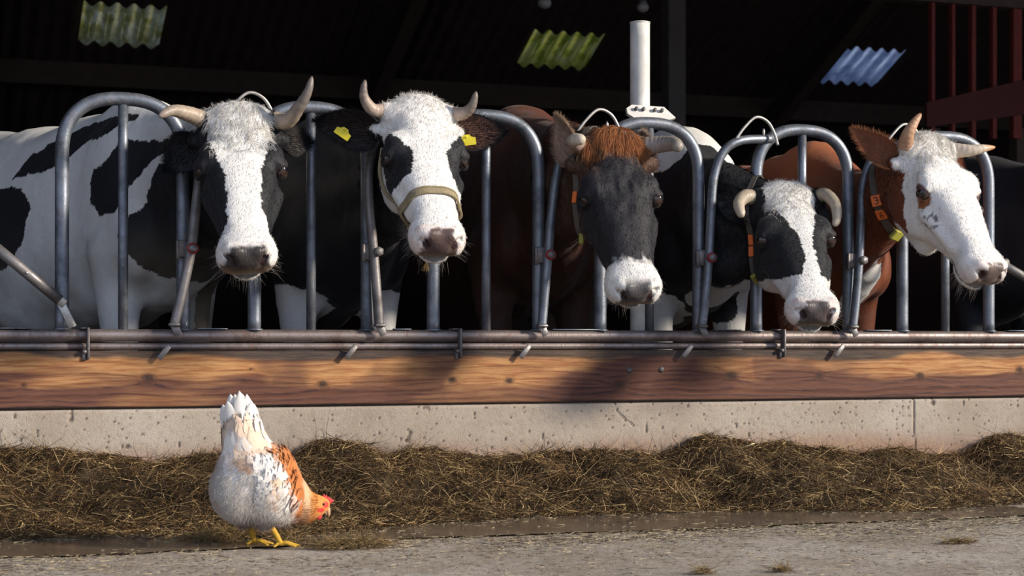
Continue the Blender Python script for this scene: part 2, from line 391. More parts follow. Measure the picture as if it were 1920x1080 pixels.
def make_cow(name, label, hp, HY, HZ, hs, bp, heading, bs, coatf, gx=None, h=.006, group='cows looking out through the feed fence', forelock=None, neck_up=0.0,
             furcol=None, head=True, nfur=26000, extra=None, throat=None, wrinkle=0.0):
    c = Cow(); HY = unit(HY); HZ = unit(np.asarray(HZ)-HY*(np.asarray(HZ)@HY)); HX = np.cross(HY, HZ); c.R = np.stack([HX, HY, HZ], 1)
    hp = np.asarray(hp, float); bp = np.asarray(bp, float); c.hp = hp; c.hs = hs; c.bp = bp; c.bs = bs
    fy = np.array([math.sin(heading), -math.cos(heading), 0]); fx = np.cross(fy, UP); c.B = np.stack([fx, fy, UP], 1)   # body axes
    H = lambda q: hp+(np.asarray(q, float)*hs)@c.R.T
    Bw = lambda q: bp+(np.asarray(q, float)*bs)@c.B.T
    c.H = H; c.Bw = Bw; c.mid = []
    crest = [H((0, -.01, -.085)), H((0, -.10, -.15))*.55+Bw((0, .12, 1.24))*.45+UP*neck_up, Bw((0, -.05, 1.25))]
    thr = [H((0, .055, -.17)), H((0, -.02, -.24))*.6+Bw((0, .34, 1.02))*.4, Bw((0, .20, .86))]
    if gx is not None:
        for k_ in (crest, thr): k_[1] = np.array([gx, .06, k_[1][2]-(.03 if k_ is crest else .13)])
    hc = H((0, .25, -.1)); zb = bp[2]
    def f(P):
        q = (P-bp)@c.B/bs
        d = loft(q, BT, n=2.3)
        s = q.copy(); s[:, 0] = np.abs(s[:, 0])
        d = smin(d, ell(s, (.13, .04, 1.0), (.08, .15, .27)), .08)
        d = smin(d, ell(s, (.16, .16, .86), (.07, .10, .13)), .06)
        d = smin(d, ell(s, (.20, -1.12, 1.28), (.05, .08, .05)), .08)
        m = q[:, 2] < .95
        if m.any():
            t = s[m]; l = cone(t, (.17, .06, .82), (.15, .09, .42), .085, .045); l = smin(l, cone(t, (.15, .09, .42), (.15, .07, .12), .042, .034), .03)
            l = smin(l, cone(t, (.15, .07, .10), (.15, .10, .03), .036, .05), .02)
            r = cone(t, (.19, -1.3, .85), (.17, -1.45, .52), .13, .055); r = smin(r, cone(t, (.17, -1.45, .5), (.17, -1.38, .12), .042, .036), .03)
            r = smin(r, cone(t, (.17, -1.38, .10), (.17, -1.34, .03), .036, .05), .02)
            d[m] = smin(d[m], np.minimum(l, r), .05)
        d = d*bs
        for a, b, ra, rb in ((crest[0], crest[1], .068*hs, .066), (crest[1], crest[2], .066, .11), (thr[0], thr[1], .055*hs, .062), (thr[1], thr[2], .062, .13)):
            d = smin(d, cone(P, a, b, ra, rb), .07)
        mid = [(crest[i]+thr[i])/2 for i in range(3)]; c.mid = mid
        d = smin(d, cone(P, mid[0], mid[1], .082, .086), .06); d = smin(d, cone(P, mid[1], mid[2], .086, .16), .07)
        if throat: d = smin(d, cone(P, H(throat[0]), H(throat[1]), throat[2], throat[3]), .05)
        m = np.linalg.norm(P-hc, axis=1) < .48*hs
        if m.any() and head: d[m] = smin(d[m], head_sdf((P[m]-hp)@c.R/hs)*hs, .035)
        if h < .01:
            m = np.abs(d) < .03
            if wrinkle:
                qq = (P[m]-hp)@c.R/hs; d[m] = d[m]-wrinkle*(noise(qq*np.array([70, 26, 30]), 1, 5)-.5)*sstep(.42-qq[:, 1], 0, .15)*(qq[:, 1] > -.02)
            d[m] = d[m] - .0035*(noise(P[m], 26, 5)-.5) - .012*(noise(P[m], 7, 9)-.5)
        return d
    pts = np.array([H((0, 0, 0)), H((0, .6, 0)), H((0, .3, -.3)), H((.15, 0, 0)), H((-.15, 0, 0)), *[Bw((x, y, z)) for x in (-.4, .4) for y in (-1.65, .4) for z in (0, 1.42)]])
    V, F = surf(f, pts.min(0)-.08, pts.max(0)+.08, h)
    if head:
        col = coatf(c, V, (V-hp)@c.R/hs, (V-bp)@c.B/bs)
    else: col = coatf(c, V, None, (V-bp)@c.B/bs)
    o = mk(name, V, F, M['coat'], org=bp, col=col); tag(o, label, 'cow', group); c.o = o; c.V = V
    # normals for hair
    me = o.data; nn = np.empty(len(me.vertices)*3, np.float32); me.vertices.foreach_get('normal', nn); NN = nn.reshape(-1, 3).astype(float); c.N = NN
    # tail
    mb = MB(); tp = smooth_path([Bw((0, -1.56, 1.27)), Bw((0, -1.68, 1.2)), Bw((.02, -1.72, .9)), Bw((.03, -1.70, .5))], 24)
    tube(mb, tp, np.linspace(.035, .014, 24)*1.0, 10, c=col[np.argmin(np.linalg.norm(V-Bw((0, -1.5, 1.25)), axis=1))][:3]); tl = mb.build('tail', M['fur'], o)
    if not head: return c
    # eyes
    for sx in (1, -1):
        mb = MB(); e = EYE*np.array([sx, 1, 1])
        ax = unit((.78*sx, .25, .57)); aw = c.R@ax; t = unit(np.cross(aw, UP)); Rr = np.stack([t, np.cross(aw, t), aw], 1)
        sphere(mb, (0, 0, 0), (.0240*hs), R=None, seg=32, rings=24)
        Vl = mb.V[0]; ang = np.arccos(np.clip(Vl[:, 2]/(.0240*hs), -1, 1)); cc = np.tile([.05, .032, .026], (len(Vl), 1)).astype(float)
        cc[ang < .85] = (.035, .02, .015); cc[ang < .42] = (.004, .004, .006)
        mb.V[0] = Vl@Rr.T+H(e+np.array([-.001*sx, .001, -.001])); mb.C = [cc]; mb.build('eye', M['eye'], o)
    # fine fur over head and neck silhouettes
    if nfur:
        q = (V-hp)@c.R/hs; m = (np.linalg.norm(q-np.array([0, .2, -.1]), axis=1) < .42) & ~((q[:, 1] > .515) & (np.abs(q[:, 0]) < .05) & (q[:, 2] > -.115)) & (col[:, 3] > .8)
        for sx in (1, -1): m &= np.linalg.norm(q-EYE*np.array([sx, 1, 1])-np.array([.02*sx, 0, .01]), axis=1) > .034
        idx = np.nonzero(m)[0]; idx = rng.choice(idx, nfur); p = V[idx]+rng.normal(scale=h*.4, size=(nfur, 3))
        g = c.R[:, 1]*1.0-UP*.25; g = g[None]+rng.normal(scale=.35, size=(nfur, 3)); nv = NN[idx]; g -= (g*nv).sum(1)[:, None]*nv
        top = sstep(-q[idx, 1], -.16, -.02); L = rng.uniform(.006, .013, nfur)*(1+1.0*top)
        D = g*.9+nv*(.33+.35*top+rng.normal(scale=.12, size=nfur))[:, None]
        cc = np.clip(col[idx, :3]*rng.uniform(.92, 1.10, (nfur, 1)), 0, .95)
        mb = MB(); strands(mb, p-nv*.002, D, L, .0011, cc, bend=-nv*.3); mb.build('fur', M['fur'], o); o.children[-1]['kind'] = 'stuff'
    # whiskers
    n = 150; P = []; D = []; L = []
    for _ in range(n):
        sx = random.choice((1, -1)); a = random.random()
        q0 = np.array([sx*random.uniform(.045, .068), random.uniform(.47, .53), random.uniform(-.13, -.075)]) if a < .6 else np.array([random.uniform(-.045, .045), random.uniform(.44, .52), -.172])
        d0 = np.array([sx*1.0, .4, -.1])+rng.normal(scale=.3, size=3) if a < .6 else np.array([0, .15, -1])+rng.normal(scale=.3, size=3)
        P.append(H(q0)); D.append(c.R@unit(d0)); L.append(random.uniform(.02, .05)*hs)
    mb = MB(); strands(mb, np.array(P), np.array(D), np.array(L), .0007, np.tile([.55, .52, .48], (n, 1)), bend=np.tile(-UP*.2, (n, 1)), seg=3); mb.build('whiskers', M['fur'], o)
    o.children[-1]['kind'] = 'stuff'
    if forelock:
        # (count, length, colour function, region radii, curl)
        n, Lm, cf, half, y0, y1, curl = forelock
        q = (V-hp)@c.R/hs; m = (np.abs(q[:, 0]) < half) & (q[:, 1] < y1) & (q[:, 1] > y0) & (q[:, 2] > -.06)
        idx = rng.choice(np.nonzero(m)[0], n); nv = NN[idx]; qq = q[idx]
        lock = np.stack([noise(V[idx], 38, 31), noise(V[idx], 38, 47), noise(V[idx], 38, 61)], 1)-.5
        g = c.R[:, 1][None]*(.55-curl*.5)+c.R[:, 0][None]*(qq[:, 0]/half*.5)[:, None]+lock*(.9+curl*1.6)+rng.normal(scale=.10+.12*curl, size=(n, 3))
        g -= (g*nv).sum(1)[:, None]*nv*.8
        edge = 1-sstep(qq[:, 1], y1-.08, y1)*.5
        D = g+nv*(.25+.25*curl)*np.ones(1); L = rng.uniform(.6, 1.15, n)*Lm*edge*hs
        mb = MB(); strands(mb, V[idx]-nv*.002, D, L, .0016, np.clip(cf(n), 0, .95), bend=(c.R[:, 1][None]*.35-nv*.45-UP*.25)*np.ones((n, 1)), seg=4)
        mb.build('forelock', M['fur'], o); o.children[-1]['kind'] = 'stuff'
    return c
def rel(c, base, dx, dy, dt=0.0):
    """offset from a head point given along the photo's axes in pixels, dt metres towards the viewer"""
    b = np.asarray(base, float); Z = (b-CAM)@FW; return b+RT*dx*Z/FPX-UP*dy*Z/FPX-FW*dt
def horn(c, base, pts, r0, tipcol=(.09, .075, .065), basecol=(.36, .28, .21), blunt=.25, ctip=.6, rows=44):
    P = smooth_path(pts, rows); t = np.linspace(0, 1, rows); r = r0*(1-(1-blunt)*t**1.4); r *= 1+.02*np.sin(t*60)
    r[-6:] *= np.sqrt(np.clip(1-(np.linspace(0, 1, 6))**2, .02, 1)); mb = MB(); tube(mb, P, r, 24)
    n = len(mb.V[0]); tt = np.r_[np.repeat(t, 24), 0, 1]; V = mb.V[0]; k = fbm(V, 60, 3)*.35
    cc = mixc(basecol, tipcol, sstep(tt+k-.17, ctip-.2, ctip+.2)); cc = cc*(0.8+.4*fbm(V, 110, 8))[:, None]
    mb.C = [cc]; o = mb.build('horn', M['horn'], c.o); return o
def ear(c, root, tip, wid, face, outc, inc, cup=.45, bend=0.0, tagcfg=None, hairc=None, fringe=1.0, nfr=2600):
    """leaf shaped, cupped; face = direction the open side looks"""
    root = np.asarray(root, float); tip = np.asarray(tip, float); ax = tip-root; L = np.linalg.norm(ax); ax = ax/L
    fz = unit(np.asarray(face)-ax*(np.asarray(face)@ax)); sd_ = np.cross(ax, fz); nu, nv = 30, 20
    u = np.linspace(0, 1, nu); v = np.linspace(-1, 1, nv); U, W = np.meshgrid(u, v, indexing='ij')
    prof = wid*(np.sin(np.pi*np.clip(U*.93+.07, 0, 1)**.85)**.75)*(1-.15*U)+wid*.22*(1-U)**3
    ang = W*(1.45-.75*np.sqrt(U))*(.6+cup)
    X = np.sin(ang)*prof/np.maximum(np.sin(np.minimum((1.45-.75*np.sqrt(U))*(.6+cup), 1.5)), .3); Zc = (1-np.cos(ang))*prof*.9
    C0 = root+ax*(U[..., None]*L)+sd_*X[..., None]+fz*(Zc-prof*.3*cup+bend*U*U*L)[..., None]
    th = .004+.008*(1-U)*(1-W**2)
    inn = C0+fz*(th*.3)[..., None]; out = C0-fz*(th*.9)[..., None]
    V = np.vstack([inn.reshape(-1, 3), out.reshape(-1, 3)]); n = nu*nv; F = []
    for i in range(nu-1):
        for j in range(nv-1):
            a = i*nv+j; F.append([a, a+nv, a+nv+1, a+1]); F.append([n+a, n+a+1, n+a+nv+1, n+a+nv])
    bd = [i*nv for i in range(nu)]+[(nu-1)*nv+j for j in range(1, nv)]+[i*nv+nv-1 for i in range(nu-2, -1, -1)]+[j for j in range(nv-2, 0, -1)]
    for a, b in zip(bd, bd[1:]+bd[:1]): F.append([a, b, n+b, n+a])
    edge = np.clip(np.abs(W)**3+U**6, 0, 1).reshape(-1); k = (.75+.5*fbm(V, 45, 4))[:, None]
    cc = np.vstack([mixc(inc, outc, edge), np.tile(outc, (n, 1))])*k
    o = mk('ear', V, np.array(F), M['coat'], c.o, col=np.clip(cc, 0, .95))
    # hair fringe
    m = nfr; ii = rng.integers(0, n, m); P = inn.reshape(-1, 3)[ii]; wv = W.reshape(-1)[ii]; uu = U.reshape(-1)[ii]
    D = ax*.9+sd_*(wv*.7)[:, None]+fz*.25+rng.normal(scale=.25, size=(m, 3)); hc_ = np.asarray(hairc if hairc is not None else outc)
    mb = MB(); strands(mb, P, D, rng.uniform(.008, .024, m)*fringe, .0009, np.clip(hc_*rng.uniform(.7, 1.3, (m, 1)), 0, .9))
    m2 = m//2; ii = rng.integers(0, n, m2); strands(mb, out.reshape(-1, 3)[ii], (ax*.9-fz*.3)+rng.normal(scale=.2, size=(m2, 3)), rng.uniform(.007, .014, m2), .001, np.clip(np.asarray(outc)*rng.uniform(.8, 1.2, (m2, 1)), 0, .9))
    hr = mb.build('ear_hair', M['fur'], o); hr['kind'] = 'stuff'
    if tagcfg:
        cen, dirx, diry, sw, sh, lab = tagcfg; dirx = unit(dirx); diry = unit(np.asarray(diry)-dirx*(np.asarray(diry)@dirx)); nz = np.cross(dirx, diry)
        if nz@FW > 0: nz = -nz
        mb = MB(); pl = [(-.5, -.5), (.5, -.5), (.5, .28), (.28, .42), (.16, .72), (-.16, .72), (-.28, .42), (-.5, .28)]
        a = np.array([cen+dirx*x*sw+diry*y*sh+nz*.0012 for x, y in pl]); b = a-nz*.0024; k = len(pl)
        VV = np.vstack([a, b, a.mean(0), b.mean(0)]); FF = []
        for i in range(k):
            j = (i+1) % k; FF += [[i, j, 2*k, -1], [k+j, k+i, 2*k+1, -1], [i, k+i, k+j, j]]
        mb.add(VV, np.array(FF)); sphere(mb, cen+diry*.45*sh+nz*.002, .004, seg=12, rings=8); t = mb.build('ear_tag', M['yellow_tag'], o, smooth=False); t['label'] = lab
    return o
WHT = np.array([.80, .775, .74]); BLK = np.array([.013, .013, .016]); BRN = np.array([.20, .055, .022]); DBR = np.array([.055, .022, .014])
PNK = np.array([.62, .36, .30]); GRYN = np.array([.14, .11, .105])
def blend(col, c, m): return col*(1-m[:, None])+np.asarray(c)*m[:, None]
def inpoly(p, poly):
    poly = np.asarray(poly); x, y = p[:, 0], p[:, 1]; r = np.zeros(len(p), bool); j = len(poly)-1
    for i in range(len(poly)):
        xi, yi = poly[i]; xj, yj = poly[j]
        r ^= ((yi > y) != (yj > y)) & (x < (xj-xi)*(y-yi)/(yj-yi+1e-12)+xi); j = i
    return r
def wob(V, amp, f, s=0): return (np.stack([fbm(V, f, s+k*7) for k in range(3)], 1)-.5)*2*amp
def muzzle(col, q, nosec=GRYN, pink=.6, V=None, dirt=.6, pw=.050):
    ax = np.abs(q[:, 0]); n = fbm(V, 55, 21); nosec = np.asarray(nosec)*.55
    lip = (q[:, 1] > .50-.01*n) & (ax < .062) & (q[:, 2] > -.128)
    col = blend(col, PNK, pink*.65*sstep(q[:, 1]+.25*(ax-.05), .495, .52)*(q[:, 2] > -.12)*sstep(n, .3, .6))
    pad = sstep(q[:, 1]+.02*(n-.5),   .520, .534)*(q[:, 2] > -.120)*sstep(pw+.35*np.clip(-.06-q[:, 2], -.03, .03)-ax+.02*(n-.5), 0, .008)
    col = blend(col, nosec*(.7+.6*fbm(V, 160, 3))[:, None], pad)
    col = blend(col, np.array([.16, .10, .05]), dirt*pad*sstep(-q[:, 2]+.03*(n-.5), .07, .10))
    nos = np.minimum(np.linalg.norm((np.c_[ax, q[:, 1:]]-np.array([.040, .545, -.064]))/np.array([.013, .02, .017]), axis=1), 9)
    col = blend(col, np.array([.03, .012, .012]), 1-sstep(nos, .75, 1.05))
    al = 1-.8*pad
    mouth = (np.abs(q[:, 2]+.135) < .008) & (q[:, 1] > .42); col[mouth] *= .25
    return col, al
def eyeline(col, q, c, r=.036, e0=.75, e1=1.0, al=None):
    ax = np.c_[np.abs(q[:, 0]), q[:, 1:]]; d = np.linalg.norm((ax-EYE-np.array([.008, 0, .003]))/np.array([1, 1.15, .8]), axis=1)/r
    return blend(col, c, 1-sstep(d, e0, e1))
def belly_dirt(col, V, b, amt):
    d = sstep(-b[:, 2], -.98, -.55)*sstep(fbm(V, 5, 70), .3, .7)*amt; return blend(col, np.array([.20, .16, .11]), d)
def tabx(q, T):
    T = np.array(T, float); return np.interp(q[:, 1], T[:, 0], T[:, 1]), np.interp(q[:, 1], T[:, 0], T[:, 2])
FL1 = [[(-0.478, 1.113), (-0.376, 1.116), (-0.226, 1.147), (-0.116, 1.212), (0.045, 1.246), (0.19, 1.285), (0.221, 1.309), (0.061, 1.299), (-0.123, 1.301), (-0.297, 1.251), (-0.423, 1.195)], [(0.293, 1.299), (0.48, 1.284), (0.45, 1.198), (0.308, 1.136), (0.19, 1.06), (0.142, 0.96), (0.051, 0.957), (-0.015, 1.015), (-0.011, 1.106), (0.103, 1.188), (0.243, 1.236)], [(0.33, 1.107), (0.568, 1.11), (0.819, 1.091), (0.846, 0.887), (0.77, 0.759), (0.731, 0.636), (0.67, 0.662), (0.653, 0.762), (0.591, 0.768), (0.553, 0.723), (0.509, 0.779), (0.45, 0.772), (0.36, 0.716), (0.221, 0.772), (0.187, 0.883), (0.221, 0.952), (0.284, 1.036)], [(-0.745, 1.101), (-0.405, 1.074), (-0.347, 1.019), (-0.383, 0.926), (-0.46, 0.796), (-0.553, 0.77), (-0.745, 0.805)]]
def coat1(c, V, q, b):
    n = len(V); k = (wob(V, .030, 9)+wob(V, .008, 70, 40)); s = b[:, 1:]+k[:, 1:]; col = np.tile(WHT*np.array([.97, .99, 1.0]), (n, 1))
    right = b[:, 0] > -.12
    blk = np.zeros(n, bool)
    for p in FL1: blk |= inpoly(s, p) & right
    blk |= (fbm(V+5, 2.1, 90, 2) > .56) & ~right
    hd = np.linalg.norm(q-np.array([0, .25, -.12]), axis=1) < .42
    neck = (q[:, 1] < .12) & (np.linalg.norm(q-np.array([0, 0, -.12]), axis=1) < .26)
    thr = (q[:, 2] < -.22) & hd & (b[:, 2] > .85)
    blk |= neck & (b[:, 2] > .78) | thr
    blk &= ~((b[:, 2]+k[:, 2] > 1.20) & (b[:, 1]+k[:, 1] > .14) & (q[:, 1] < -.03))
    col[blk] = BLK
    q2 = q+wob(V, .010, 30, 3)+wob(V, .007, 110, 9); l, r = tabx(q2, [(-.1, .05, .05), (0, .09, .085), (.08, .094, .092), (.16, .083, .072), (.22, .066, .062), (.28, .05, .05), (.38, .045, .048), (.43, .055, .075), (.47, .10, .13), (.6, .2, .2)])
    bl = (q2[:, 0] < l) & (-q2[:, 0] < r) & ((q2[:, 2] > -.085) | (q2[:, 1] > .45)) & (q2[:, 1] > -.03)
    m = hd & ~bl & (q2[:, 1] > -.05); col[m] = BLK; col[bl & hd] = WHT
    col = belly_dirt(col, V, b, .8*(~hd)); col, al = muzzle(col, q, np.array([.09, .075, .07]), .3, V, .95, .064); col = eyeline(col, q, (.012, .01, .01))
    return np.c_[np.clip(col, 0, .95), al]
def coat2(c, V, q, b):
    n = len(V); col = np.tile(BLK, (n, 1)); s = b+wob(V, .05, 6)
    col[(s[:, 2] < .72) & (s[:, 1] > -.1) & (np.abs(s[:, 0]) > .06) & (fbm(V, 5, 3) > .38)] = WHT*.9
    hd = (np.linalg.norm(q-np.array([0, .28, -.1]), axis=1) < .36) & (q[:, 1] > -.04)
    q2 = q+wob(V, .008, 26, 3)+wob(V, .005, 110, 9); ax = np.abs(q2[:, 0])
    wt = hd & (q2[:, 2] > -.21-.12*sstep(q2[:, 1], .15, .4)) & ~((q2[:, 1] < .075) & (q2[:, 2] < -.075)) & (q2[:, 1] > -.06)
    wt |= hd & (q2[:, 1] > .3)
    wt |= (q[:, 1] > -.075) & (q[:, 1] < .08) & (q[:, 2] > -.075) & (ax < .105)
    col[wt] = WHT*1.04
    e = (np.c_[ax, q2[:, 1:]]-np.array([.100, .215, -.06])); e[:, 1] -= 0; yy = e[:, 1]
    wd = np.where(yy < 0, .052*(1+yy/.115), .052*(1-.4*np.clip(yy/.085, 0, 1)**2)); ep = (np.abs(e[:, 0]*.8+(-e[:, 2])*.25+.0+yy*.12) < np.maximum(wd, 0)) & (yy > -.105) & (yy < .09) & (e[:, 2] > -.07)
    col[ep] = BLK
    col, al = muzzle(col, q, np.array([.20, .13, .12]), .55, V, .25); col = eyeline(col, q, (.014, .01, .01))
    return np.c_[np.clip(col, 0, .95), al]
def coat3(c, V, q, b):
    n = len(V); col = np.tile(DBR, (n, 1)); g = fbm(V, 8, 6); col = col*(.7+.6*g)[:, None]
    col = blend(col, BRN*.8, sstep(b[:, 2], 1.15, 1.38)*.6)  # sunlit reddish top of the back painted into the coat
    hd = (np.linalg.norm(q-np.array([0, .28, -.1]), axis=1) < .40) & (q[:, 1] > -.05)
    q2 = q+wob(V, .02, 14, 3)
    face = sstep(q2[:, 2], -.17, -.07)*sstep(q2[:, 1], .03, .12)*hd
    col = blend(col, np.array([.014, .013, .017]), face)
    col = blend(col, np.array([.22, .12, .07]), hd*sstep(-q2[:, 1], -.10, -.0)*sstep(q2[:, 2], -.14, -.05))
    col = blend(col, np.array([.10, .055, .035]), hd*sstep(-q2[:, 1], -.16, -.08)*sstep(np.abs(q2[:, 0]), .04, .1)*.7)
    mw = hd*sstep(q2[:, 1]+.05*(fbm(V, 60, 3)-.5), .435, .462); col = blend(col, WHT*.92, mw)
    col, al = muzzle(col, q, np.array([.12, .11, .12]), .0, V, .9)
    col = blend(col, np.array([.10, .09, .09]), hd*.75*(sstep(q[:, 1], .50, .53)*(q[:, 2] > -.06)*(np.abs(q[:, 0]) < .04)))
    col = eyeline(col, q, (.010, .009, .01)); return np.c_[np.clip(col, 0, .95), al]
def coat4(c, V, q, b):
    n = len(V); col = np.tile(BLK, (n, 1)); s = b+wob(V, .05, 6)
    col[(s[:, 2] > 1.14+.25*np.abs(s[:, 1]+.05)) & (s[:, 1] > -.50) & (s[:, 1] < .22)] = WHT*.95
    col[(s[:, 2] < .75) & (s[:, 1] > -.9) & (fbm(V, 4, 3) > .42)] = WHT*.8
    hd = (np.linalg.norm(q-np.array([0, .28, -.1]), axis=1) < .40) & (q[:, 1] > -.05)
    q2 = q+wob(V, .008, 30, 3)+wob(V, .006, 110, 9); r, l = tabx(q2, [(-.05, .05, .06), (0, .080, .080), (.08, .082, .085), (.14, .048, .066), (.2, .018, .050), (.26, .002, .038), (.33, -.003, .034), (.38, .012, .038), (.43, .034, .044), (.465, .058, .07), (.50, .1, .12), (.6, .2, .2)])
    bl = hd & (q2[:, 0] < r) & (-q2[:, 0] < l) & ((q2[:, 2] > -.065-.05*sstep(q2[:, 1], .44, .49)) | (q2[:, 1] > .515)); bl &= ~((q[:, 2] < -.15)); col[bl] = WHT
    col, al = muzzle(col, q, np.array([.20, .16, .155]), .6, V, .5); col = eyeline(col, q, (.012, .01, .01)); return np.c_[np.clip(col, 0, .95), al]
def coat5(c, V, q, b):
    n = len(V); col = np.tile(BRN*.9, (n, 1))*(.75+.5*fbm(V, 6, 2))[:, None]; s = b+wob(V, .03, 8)
    col[(np.abs(s[:, 0]-.02) < .05) & (s[:, 1] > .12) & (s[:, 2] < .86)] = WHT
    col = blend(col, np.array([.42, .13, .05]), sstep(b[:, 2], 1.22, 1.36)*.8)  # sunlight along the back painted in as brighter orange
    hd = (np.linalg.norm(q-np.array([0, .28, -.1]), axis=1) < .42) & (q[:, 1] > -.06)
    q2 = q+wob(V, .018, 20, 3)+wob(V, .008, 90, 9)
    edge = np.interp(q2[:, 1], [-.06, .02, .06, .1, .16, .22, .26, .3, .4], [-.05, -.055, -.085, -.11, -.14, -.19, -.24, -.30, -.4])
    col[hd & (q2[:, 2] > edge)] = WHT*1.03
    col[(np.linalg.norm(q2-np.array([0, .22, -.30]), axis=1) < .12) & (q2[:, 1] > .12)] = WHT
    col[(q[:, 1] > -.09) & (q[:, 1] < .06) & (q[:, 2] > -.085) & (np.abs(q[:, 0]) < .1)] = WHT*1.03
    ax = np.c_[np.abs(q2[:, 0]), q2[:, 1:]]; e = np.linalg.norm((ax-EYE-np.array([0, .022, -.022]))/np.array([.06, .024, .030]), axis=1); col = blend(col, np.array([.30, .11, .04]), 1-sstep(e, .8, 1.05))
    e = np.linalg.norm((ax-EYE-np.array([0, .085, -.045]))/np.array([.06, .04, .03]), axis=1); col = blend(col, np.array([.07, .06, .06]), (e < 1)*sstep(fbm(V, 90, 8), .55, .6)*.8)
    col, al = muzzle(col, q, np.array([.25, .18, .16]), .4, V, .15); col = eyeline(col, q, (.10, .045, .04), r=.033); return np.c_[np.clip(col, 0, .95), al]
def coat6(c, V, q, b): return np.c_[np.tile(BLK, (len(V), 1)), np.ones(len(V))]
def curly(base, v=.12):
    base = np.asarray(base)
    return lambda n: base*rng.uniform(1-v*1.6, 1+v, (n, 1))*np.ones((n, 3))
def two(a, b_):
    a = np.asarray(a); b_ = np.asarray(b_)
    return lambda n: a+(b_-a)*(rng.random((n, 1))**1.3)
RR = math.radians
cow1 = make_cow('cow', 'black and white cow with a spotted flank and long upcurved horns, white blaze, black cheeks', (-.954, -.203, 1.225), (-.068, -.648, -.758), (-.118, -.75, .651), 1.042,
    (-1.13, .62, 0), RR(27), .985, coat1, gx=-.975, forelock=(3000, .030, curly((.93, .91, .87)), .092, -.06, .19, .8))
cow2 = make_cow('cow', 'white-faced cow wearing a rope halter, black eye patches and yellow tags in both black ears', (-.393, -.241, 1.267), (-.063, -.672, -.738), (-.053, -.736, .675), 1.034,
    (-.47, .62, 0), RR(8), .97, coat2, gx=-.388, forelock=(1500, .02, curly((.93, .91, .87)), .07, -.06, .03, .5))
cow3 = make_cow('cow', 'dark brown cow with slate grey face, orange tuft on its brow and pale muzzle', (.278, -.225, 1.188), (-.07, -.527, -.847), (-.138, -.836, .532), 1.055,
    (.26, .60, 0), RR(6), 1.015, coat3, gx=.212, wrinkle=.006, forelock=(3400, .05, two((.36, .13, .05), (.78, .38, .17)), .088, -.07, .075, .05))
cow4 = make_cow('cow', 'black cow with its head lowered to the rail, white blaze and short down-curved horns', (.942, -.16, 1.044), (-.18, -.711, -.68), (-.188, -.653, .733), 1.046,
    (.90, .58, 0), RR(5), .975, coat4, gx=.812, forelock=(1600, .024, curly((.93, .9, .86)), .08, -.05, .17, .7))
ya, pi_ = RR(27), RR(52); hh_ = -FW*math.cos(ya)+RT*math.sin(ya)
H5Y = hh_*math.cos(pi_)-UP*math.sin(pi_); H5Z = hh_*math.sin(pi_)+UP*math.cos(pi_)
cow5 = make_cow('cow', 'reddish brown cow with a white face turned aside, wearing a collar with orange number tags', (1.39, -.36, 1.205), H5Y, H5Z, 1.0,
    (1.50, .62, 0), RR(4), .95, coat5, gx=1.408, neck_up=-.11, forelock=(2400, .028, curly((.93, .9, .85)), .085, -.07, .11, .8), throat=((0, .05, -.24), (0, .26, -.24), .055, .04))
cow6 = make_cow('cow', 'black cow standing beyond the white-faced brown cow, only its flank showing', (2.5, .1, 1.2), (0, -.7, -.7), (0, -.7, .7), 1.0, (2.38, .75, 0), RR(4), .94, coat6, h=.014, head=False)
# horns
def hb(c, sx, y=.012, z=-.028, x=.105): return c.H((sx*x, y, z))
b = hb(cow1, 1); horn(cow1, b, [b, rel(cow1, b, -22, -8, .03), rel(cow1, b, -46, -10, .08), rel(cow1, b, -66, 4, .12)], .027, tipcol=(.26, .21, .17), blunt=.35)
b = hb(cow1, -1); horn(cow1, b, [b, rel(cow1, b, 26, 4, .02), rel(cow1, b, 50, -18, .06), rel(cow1, b, 68, -45, .08), rel(cow1, b, 76, -74, .08)], .026, tipcol=(.17, .14, .12), ctip=.45, blunt=.3)
b = hb(cow2, 1); horn(cow2, b, [b, rel(cow2, b, -20, 0, .02), rel(cow2, b, -34, -18, .04), rel(cow2, b, -36, -36, .05), rel(cow2, b, -33, -54, .05)], .023, tipcol=(.16, .13, .11), basecol=(.42, .32, .25), ctip=.55, blunt=.3)
b = hb(cow2, -1); horn(cow2, b, [b, rel(cow2, b, 22, 0, .02), rel(cow2, b, 38, -12, .04), rel(cow2, b, 46, -38, .05)], .023, tipcol=(.17, .14, .12), basecol=(.42, .32, .25), ctip=.5, blunt=.3)
b = hb(cow3, 1); horn(cow3, b, [b, rel(cow3, b, -14, -2, .05), rel(cow3, b, -14, -4, .10), rel(cow3, b, 2, -2, .14)], .027, tipcol=(.50, .43, .34), basecol=(.3, .22, .18), blunt=.62)
b = hb(cow3, -1); horn(cow3, b, [b, rel(cow3, b, 28, -2, .02), rel(cow3, b, 48, 0, .06), rel(cow3, b, 54, 10, .11)], .030, tipcol=(.27, .24, .20), basecol=(.26, .22, .19), blunt=.6)
b = hb(cow4, 1); horn(cow4, b, [b, rel(cow4, b, -20, -1, .03), rel(cow4, b, -34, 14, .07), rel(cow4, b, -33, 32, .10), rel(cow4, b, -30, 40, .11)], .027, tipcol=(.46, .38, .29), basecol=(.34, .28, .21), blunt=.5)
b = hb(cow4, -1); horn(cow4, b, [b, rel(cow4, b, 12, -4, .03), rel(cow4, b, 26, 16, .07), rel(cow4, b, 26, 44, .10), rel(cow4, b, 18, 58, .12)], .024, tipcol=(.42, .35, .26), basecol=(.30, .25, .19), blunt=.5)
b = hb(cow5, 1); horn(cow5, b, [b, rel(cow5, b, 2, -22, .03), rel(cow5, b, 14, -44, .03), rel(cow5, b, 28, -62, .02)], .026, tipcol=(.30, .15, .08), basecol=(.42, .24, .14), ctip=.9, blunt=.28)
